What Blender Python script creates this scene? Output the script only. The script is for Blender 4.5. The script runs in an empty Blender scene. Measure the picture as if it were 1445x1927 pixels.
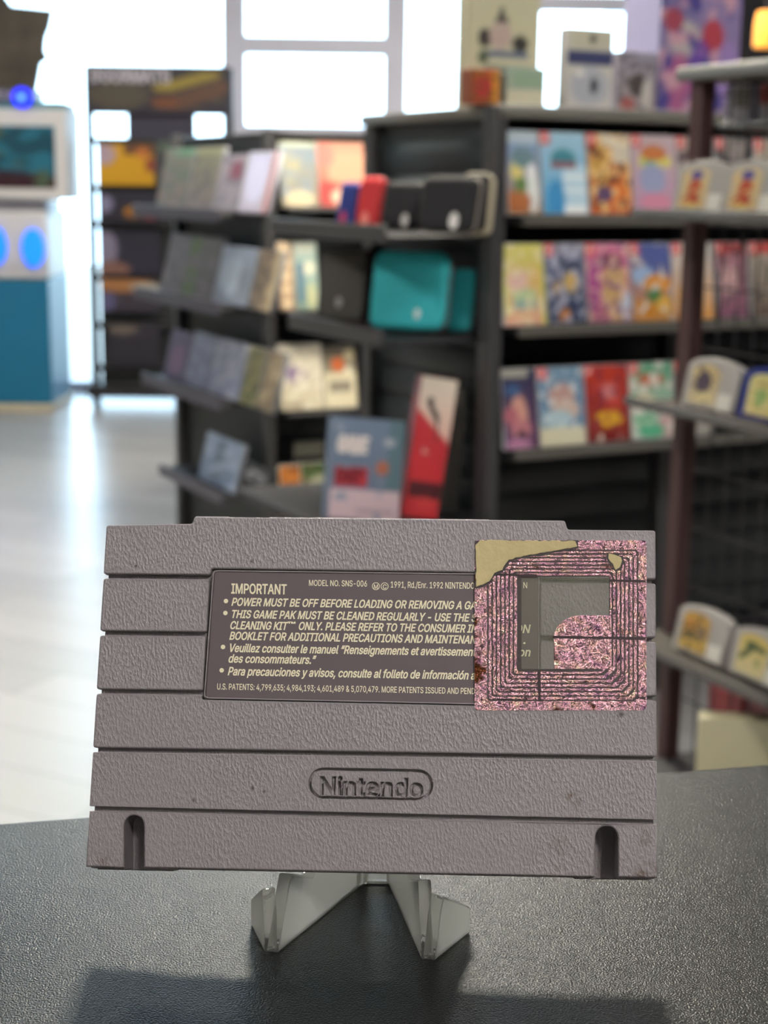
import bpy, bmesh, math, random
import numpy as np
from mathutils import Vector, Matrix, noise
C = bpy.context.scene.collection
R = math.radians
random.seed(7)

# ------------------------------------------------------------------ camera, light, exposure
F_PX, CX, CY = 2900.0, 722.5, 963.5
CAM_H, PITCH, ROLL = 1.2, 12.0, 0.8
cam_d = bpy.data.cameras.new('camera'); cam = bpy.data.objects.new('camera', cam_d); C.objects.link(cam)
cam_d.sensor_fit = 'VERTICAL'; cam_d.sensor_height = 36.0; cam_d.lens = F_PX / 1927 * 36.0
cam_d.clip_start = .02; cam_d.clip_end = 200
CM = Matrix.Translation((0, 0, CAM_H)) @ Matrix.Rotation(R(90 - PITCH), 4, 'X') @ Matrix.Rotation(R(ROLL), 4, 'Z')
cam.matrix_world = CM
cam_d.dof.use_dof = True; cam_d.dof.focus_distance = 0.3705; cam_d.dof.aperture_fstop = 20.0; cam_d.dof.aperture_blades = 0
bpy.context.scene.camera = cam
SC = bpy.context.scene
SC.view_settings.view_transform = 'Standard'; SC.view_settings.look = 'None'
SC.view_settings.exposure = 0.0; SC.view_settings.gamma = 1.0; SC.view_settings.use_curve_mapping = False
SC.cycles.max_bounces = 8; SC.cycles.diffuse_bounces = 4; SC.cycles.glossy_bounces = 4; SC.cycles.transmission_bounces = 8
SC.cycles.transparent_max_bounces = 12; SC.cycles.sample_clamp_indirect = 4.0; SC.cycles.blur_glossy = 0.5
SC.cycles.use_denoising = True
W = bpy.data.worlds.new('daylight'); SC.world = W; W.use_nodes = True
WB = W.node_tree.nodes['Background']; WB.inputs[0].default_value = (.60, .81, 1.0, 1); WB.inputs[1].default_value = 8.0
LAMP_POWER = 40.0          # emission strength of a ceiling panel
LAMP_COL = (1.0, .97, .92)
CEIL_Z = 3.0
ROOM = (-3.2, 3.3, -2.6, 9.0)      # x0 x1 y0 y1
LIGHTS = [(-.05, 4.0, 4.2), (2.3, 4.3, .8), (-1.9, 6.4, 1.2), (.6, 6.6, 1.2), (-1.2, -1.0, .55), (.9, -1.7, 2.0), (-1.9, 1.6, 1.4), (1.9, 1.4, 1.8)]

# ------------------------------------------------------------------ projection helpers
CP = CM.translation
C3 = CM.to_3x3()
def ray(px, py): return C3 @ Vector(((px - CX) / F_PX, -(py - CY) / F_PX, -1))
def at(px, py, Y):
    d = ray(px, py); return CP + d * (Y / d.y)
def onz(px, py, z):
    d = ray(px, py); return CP + d * ((z - CP.z) / d.z)
TH = R(27.5)
AV = Vector((-math.sin(TH), math.cos(TH), 0))     # shop axis running away to the left
BV = Vector((math.cos(TH), math.sin(TH), 0))      # shop axis running to the right
class Line:
    """a vertical plane of the shop: through K, along dir; rz = yaw of things that face the aisle from it"""
    def __init__(s, K, d, rz, nv): s.K, s.d, s.rz, s.nv = Vector(K), d, rz, nv
    def off(s, t): return Line(s.K + s.nv * t, s.d, s.rz, s.nv)       # t towards the viewer
    def hit(s, px, py):
        r = ray(px, py); n = Vector((-s.d.y, s.d.x, 0))
        return CP + r * ((s.K - CP).dot(n) / r.dot(n))
    def spot(s, px, z):
        k = (px - CX) / F_PX; inv = C3.transposed()
        a = inv @ (Vector((s.K.x, s.K.y, z)) - CP); b = inv @ s.d
        t = (-k * a.z - a.x) / (b.x + k * b.z)
        p = s.K + s.d * t; return Vector((p.x, p.y, z))

# ------------------------------------------------------------------ materials
def lin(h):
    if isinstance(h, str):
        h = h.lstrip('#'); h = h if len(h) == 6 else ''.join(q * 2 for q in h); v = [int(h[i:i + 2], 16) / 255 for i in (0, 2, 4)]
    else: v = h
    return tuple(c / 12.92 if c <= .04045 else ((c + .055) / 1.055) ** 2.4 for c in v)
MATS = {}
def mat(name, col='#808080', rough=.5, metal=0., spec=.5, noise_=None, bump=None, emit=None, coat=0., trans=0., ior=1.45):
    if name in MATS: return MATS[name]
    m = bpy.data.materials.new(name); m.use_nodes = True; MATS[name] = m
    nt = m.node_tree; b = nt.nodes['Principled BSDF']; c = lin(col)
    b.inputs['Base Color'].default_value = (*c, 1); b.inputs['Roughness'].default_value = rough
    b.inputs['Metallic'].default_value = metal; b.inputs['Specular IOR Level'].default_value = spec
    b.inputs['Coat Weight'].default_value = coat; b.inputs['Transmission Weight'].default_value = trans; b.inputs['IOR'].default_value = ior
    tc = nt.nodes.new('ShaderNodeTexCoord')
    n = nt.nodes.new('ShaderNodeTexNoise'); n.inputs['Scale'].default_value = (noise_ or (8,))[0]; n.inputs['Detail'].default_value = 4
    nt.links.new(tc.outputs['Object'], n.inputs['Vector'])
    amp = noise_[1] if noise_ else .06
    mx = nt.nodes.new('ShaderNodeMix'); mx.data_type = 'RGBA'
    mx.inputs['A'].default_value = (*[max(0, v * (1 - amp)) for v in c], 1); mx.inputs['B'].default_value = (*[min(1, v * (1 + amp)) for v in c], 1)
    nt.links.new(n.outputs['Fac'], mx.inputs['Factor'])
    if not emit: nt.links.new(mx.outputs['Result'], b.inputs['Base Color'])
    if bump:
        n2 = nt.nodes.new('ShaderNodeTexNoise'); n2.inputs['Scale'].default_value = bump[0]; n2.inputs['Detail'].default_value = 2
        nt.links.new(tc.outputs['Object'], n2.inputs['Vector'])
        bp = nt.nodes.new('ShaderNodeBump'); bp.inputs['Strength'].default_value = bump[1]; bp.inputs['Distance'].default_value = bump[2]
        nt.links.new(n2.outputs['Fac'], bp.inputs['Height']); nt.links.new(bp.outputs['Normal'], b.inputs['Normal'])
    if emit:
        b.inputs['Emission Color'].default_value = (*c, 1); b.inputs['Emission Strength'].default_value = emit
    return m
def art_mat(name='printed_art', rough=.32, emit=0):
    if name in MATS: return MATS[name]
    m = bpy.data.materials.new(name); m.use_nodes = True; MATS[name] = m
    nt = m.node_tree; b = nt.nodes['Principled BSDF']; a = nt.nodes.new('ShaderNodeAttribute'); a.attribute_name = 'Col'
    b.inputs['Roughness'].default_value = rough
    nt.links.new(a.outputs['Color'], b.inputs['Base Color'])
    if emit:
        nt.links.new(a.outputs['Color'], b.inputs['Emission Color']); b.inputs['Emission Strength'].default_value = emit
    return m

# ------------------------------------------------------------------ mesh helpers
def round_poly(pts, rad, seg=5):
    """CCW 2-D polygon with each corner rounded; rad is one number or one per corner"""
    n = len(pts); out = []
    for i in range(n):
        r = rad[i] if isinstance(rad, (list, tuple)) else rad
        p0, p, p1 = Vector(pts[i - 1]), Vector(pts[i]), Vector(pts[(i + 1) % n])
        a, b = (p0 - p), (p1 - p); la, lb = a.length, b.length
        if r <= 0 or la < 1e-9 or lb < 1e-9: out.append(tuple(p)); continue
        a /= la; b /= lb; ang = a.angle(b)
        if ang > 3.05: out.append(tuple(p)); continue
        d = min(r / math.tan(ang / 2), la * .49, lb * .49); q0, q1 = p + a * d, p + b * d
        for k in range(seg + 1):
            t = k / seg; out.append(tuple(q0 * (1 - t) ** 2 + p * 2 * t * (1 - t) + q1 * t * t))
    return out
def inset(pts, d):
    n = len(pts); out = []
    for i in range(n):
        p0, p, p1 = Vector(pts[i - 1]), Vector(pts[i]), Vector(pts[(i + 1) % n])
        e0, e1 = (p - p0), (p1 - p)
        if e0.length < 1e-9: e0 = e1
        if e1.length < 1e-9: e1 = e0
        n0 = Vector((-e0.y, e0.x)).normalized(); n1 = Vector((-e1.y, e1.x)).normalized()
        m = n0 + n1
        m = n0 if m.length < 1e-6 else m / m.length
        k = max(.4, m.dot(n0)); out.append(tuple(p + m * (d / k)))
    return out
class MB:
    def __init__(s): s.v, s.f = [], []
    def add(s, vs, fs, M=None):
        o = len(s.v); s.v += [tuple(M @ Vector(v)) if M else tuple(v) for v in vs]; s.f += [tuple(i + o for i in f) for f in fs]; return s
    def box(s, x0, x1, y0, y1, z0, z1, bev=0, seg=2, M=None):
        if not bev:
            return s.add([(x0, y0, z0), (x1, y0, z0), (x1, y1, z0), (x0, y1, z0), (x0, y0, z1), (x1, y0, z1), (x1, y1, z1), (x0, y1, z1)],
                         [(3, 2, 1, 0), (4, 5, 6, 7), (0, 1, 5, 4), (1, 2, 6, 5), (2, 3, 7, 6), (3, 0, 4, 7)], M)
        bm = bmesh.new(); bmesh.ops.create_cube(bm, size=1)
        for v in bm.verts: v.co = Vector(((x0 + x1) / 2 + v.co.x * (x1 - x0), (y0 + y1) / 2 + v.co.y * (y1 - y0), (z0 + z1) / 2 + v.co.z * (z1 - z0)))
        bmesh.ops.bevel(bm, geom=bm.edges[:], offset=bev, segments=seg, affect='EDGES', profile=.5)
        bm.verts.index_update(); s.add([v.co[:] for v in bm.verts], [[v.index for v in f.verts] for f in bm.faces], M); bm.free(); return s
    def prism(s, pts, z0, z1, bev=0, seg=3, M=None, bot=True, botbev=0):
        """extrude a CCW polygon from z0 to z1 with a rounded top edge (and, if asked, bottom edge)"""
        loops = []
        if botbev:
            for k in range(seg): a = (1 - k / seg) * math.pi / 2; loops.append((inset(pts, botbev * (1 - math.cos(a))), z0 + botbev * (1 - math.sin(a))))
        loops.append((pts, z0 + botbev))
        if bev:
            for k in range(seg + 1):
                a = k / seg * math.pi / 2
                loops.append((inset(pts, bev * (1 - math.cos(a))), z1 - bev + bev * math.sin(a)))
        else: loops.append((pts, z1))
        n = len(pts); vs = [(*p, z) for l, z in loops for p in l]; fs = []
        for k in range(len(loops) - 1):
            for i in range(n): j = (i + 1) % n; fs.append((k * n + i, k * n + j, (k + 1) * n + j, (k + 1) * n + i))
        fs.append(tuple((len(loops) - 1) * n + i for i in range(n)))
        if bot: fs.append(tuple(reversed(range(n))))
        return s.add(vs, fs, M)
    def tube(s, path, r, seg=8, closed=False):
        P = [Vector(p) for p in path]; n = len(P); vs = []; fs = []
        for i, p in enumerate(P):
            if closed: t = (P[(i + 1) % n] - P[i - 1]).normalized()
            else: t = (P[min(i + 1, n - 1)] - P[max(i - 1, 0)]).normalized()
            up = Vector((0, 0, 1)) if abs(t.z) < .9 else Vector((0, 1, 0))
            a = t.cross(up).normalized(); b = t.cross(a)
            for k in range(seg): q = 2 * math.pi * k / seg; vs.append(p + a * math.cos(q) * r + b * math.sin(q) * r)
        for i in range(n if closed else n - 1):
            for k in range(seg):
                j = (i + 1) % n; l = (k + 1) % seg; fs.append((i * seg + k, i * seg + l, j * seg + l, j * seg + k))
        if not closed: fs += [tuple(range(seg)), tuple((n - 1) * seg + k for k in reversed(range(seg)))]
        return s.add(vs, fs)
    def lathe(s, prof, c=(0, 0, 0), seg=20, M=None):
        n = len(prof); vs = []; fs = []
        for k in range(seg):
            q = 2 * math.pi * k / seg
            for r, z in prof: vs.append((c[0] + r * math.cos(q), c[1] + r * math.sin(q), c[2] + z))
        for k in range(seg):
            l = (k + 1) % seg
            for i in range(n - 1): fs.append((k * n + i, l * n + i, l * n + i + 1, k * n + i + 1))
        fs += [tuple(k * n for k in reversed(range(seg))), tuple(k * n + n - 1 for k in range(seg))]
        return s.add(vs, fs, M)
    def mesh(s, name, smooth=True, ang=35):
        me = bpy.data.meshes.new(name); me.from_pydata([tuple(v) for v in s.v], [], s.f); me.update()
        bm = bmesh.new(); bm.from_mesh(me); bmesh.ops.recalc_face_normals(bm, faces=bm.faces[:]); bm.to_mesh(me); bm.free()
        if smooth:
            me.set_sharp_from_angle(angle=R(ang)); am = max(p.area for p in me.polygons); me.polygons.foreach_set('use_smooth', [len(p.vertices) <= 4 and p.area < .2 * am for p in me.polygons])
        return me
    def build(s, name, m, parent=None, smooth=True, ang=35): return ob(name, s.mesh(name, smooth, ang), m, parent)
def ob(name, me, m, parent=None):
    o = bpy.data.objects.new(name, me); C.objects.link(o)
    if m and not me.materials: me.materials.append(m)
    if parent: o.parent = parent
    return o
def tag(o, label=None, cat=None, group=None, kind=None):
    if label: o['label'] = label
    if cat: o['category'] = cat
    if group: o['group'] = group
    if kind: o['kind'] = kind
    return o
def empty(name, label, cat, loc, rz=0, rx=0, group=None):
    o = bpy.data.objects.new(name, None); C.objects.link(o); o.empty_display_size = .02
    o.location = loc; o.rotation_euler = (rx, 0, rz); return tag(o, label, cat, group)
def struct(name, mb, m): return tag(mb.build(name, m), kind='structure')

# painted print: a grid whose colours are the printed picture
def paint(spec, s, t):
    c = (0.5, .5, .5)
    for k in spec:
        if k[0] == 'g':                       # printed two-tone ground, bottom to top
            a, b = lin(k[1]), lin(k[2]); c = tuple(a[i] + (b[i] - a[i]) * t for i in range(3)); continue
        if k[0] == 'e':
            _, x, y, rx, ry, col = k; d = math.hypot((s - x) / rx, (t - y) / ry); w = max(0, min(1, (1.12 - d) / .24))
        elif k[0] == 'r':
            _, x0, y0, x1, y1, col = k; w = 1. if x0 <= s <= x1 and y0 <= t <= y1 else 0.
        elif k[0] == 'n':                     # blotchy printed artwork
            _, sc, col, th, sd = k; v = noise.noise(Vector((s * sc, t * sc * 1.4, sd * 7.3))); w = max(0, min(1, (v - th) * 5))
        elif k[0] == 'l':                     # printed bar, slanted
            _, x0, y0, x1, y1, wd, col = k
            dx, dy = x1 - x0, y1 - y0; L = dx * dx + dy * dy; q = max(0, min(1, ((s - x0) * dx + (t - y0) * dy) / L))
            d = math.hypot(s - x0 - q * dx, t - y0 - q * dy); w = max(0, min(1, (wd - d) / (wd * .3) + .5))
        else: continue
        q = lin(col); c = tuple(c[i] * (1 - w) + q[i] * w for i in range(3))
    return c
def art_mesh(name, pos, spec, nx, ny):
    """pos(s,t) -> point; the sheet carries the picture as a colour attribute"""
    vs = [pos(i / nx, j / ny) for j in range(ny + 1) for i in range(nx + 1)]
    fs = [(j * (nx + 1) + i, j * (nx + 1) + i + 1, (j + 1) * (nx + 1) + i + 1, (j + 1) * (nx + 1) + i) for j in range(ny) for i in range(nx)]
    me = bpy.data.meshes.new(name); me.from_pydata([tuple(v) for v in vs], [], fs)
    at_ = me.color_attributes.new('Col', 'FLOAT_COLOR', 'POINT')
    at_.data.foreach_set('color', [x for j in range(ny + 1) for i in range(nx + 1) for x in (*paint(spec, i / nx, j / ny), 1)])
    return me
def art(name, x0, x1, z0, z1, y, spec, parent, n=(18, 26), m=None):
    """a printed sheet with a little thickness, facing -y"""
    nx, ny = n
    me = art_mesh(name, lambda s, t: (x0 + (x1 - x0) * s, y, z0 + (z1 - z0) * t), spec, nx, ny)
    o = ob(name, me, m or art_mat(), parent)
    return o

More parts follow.
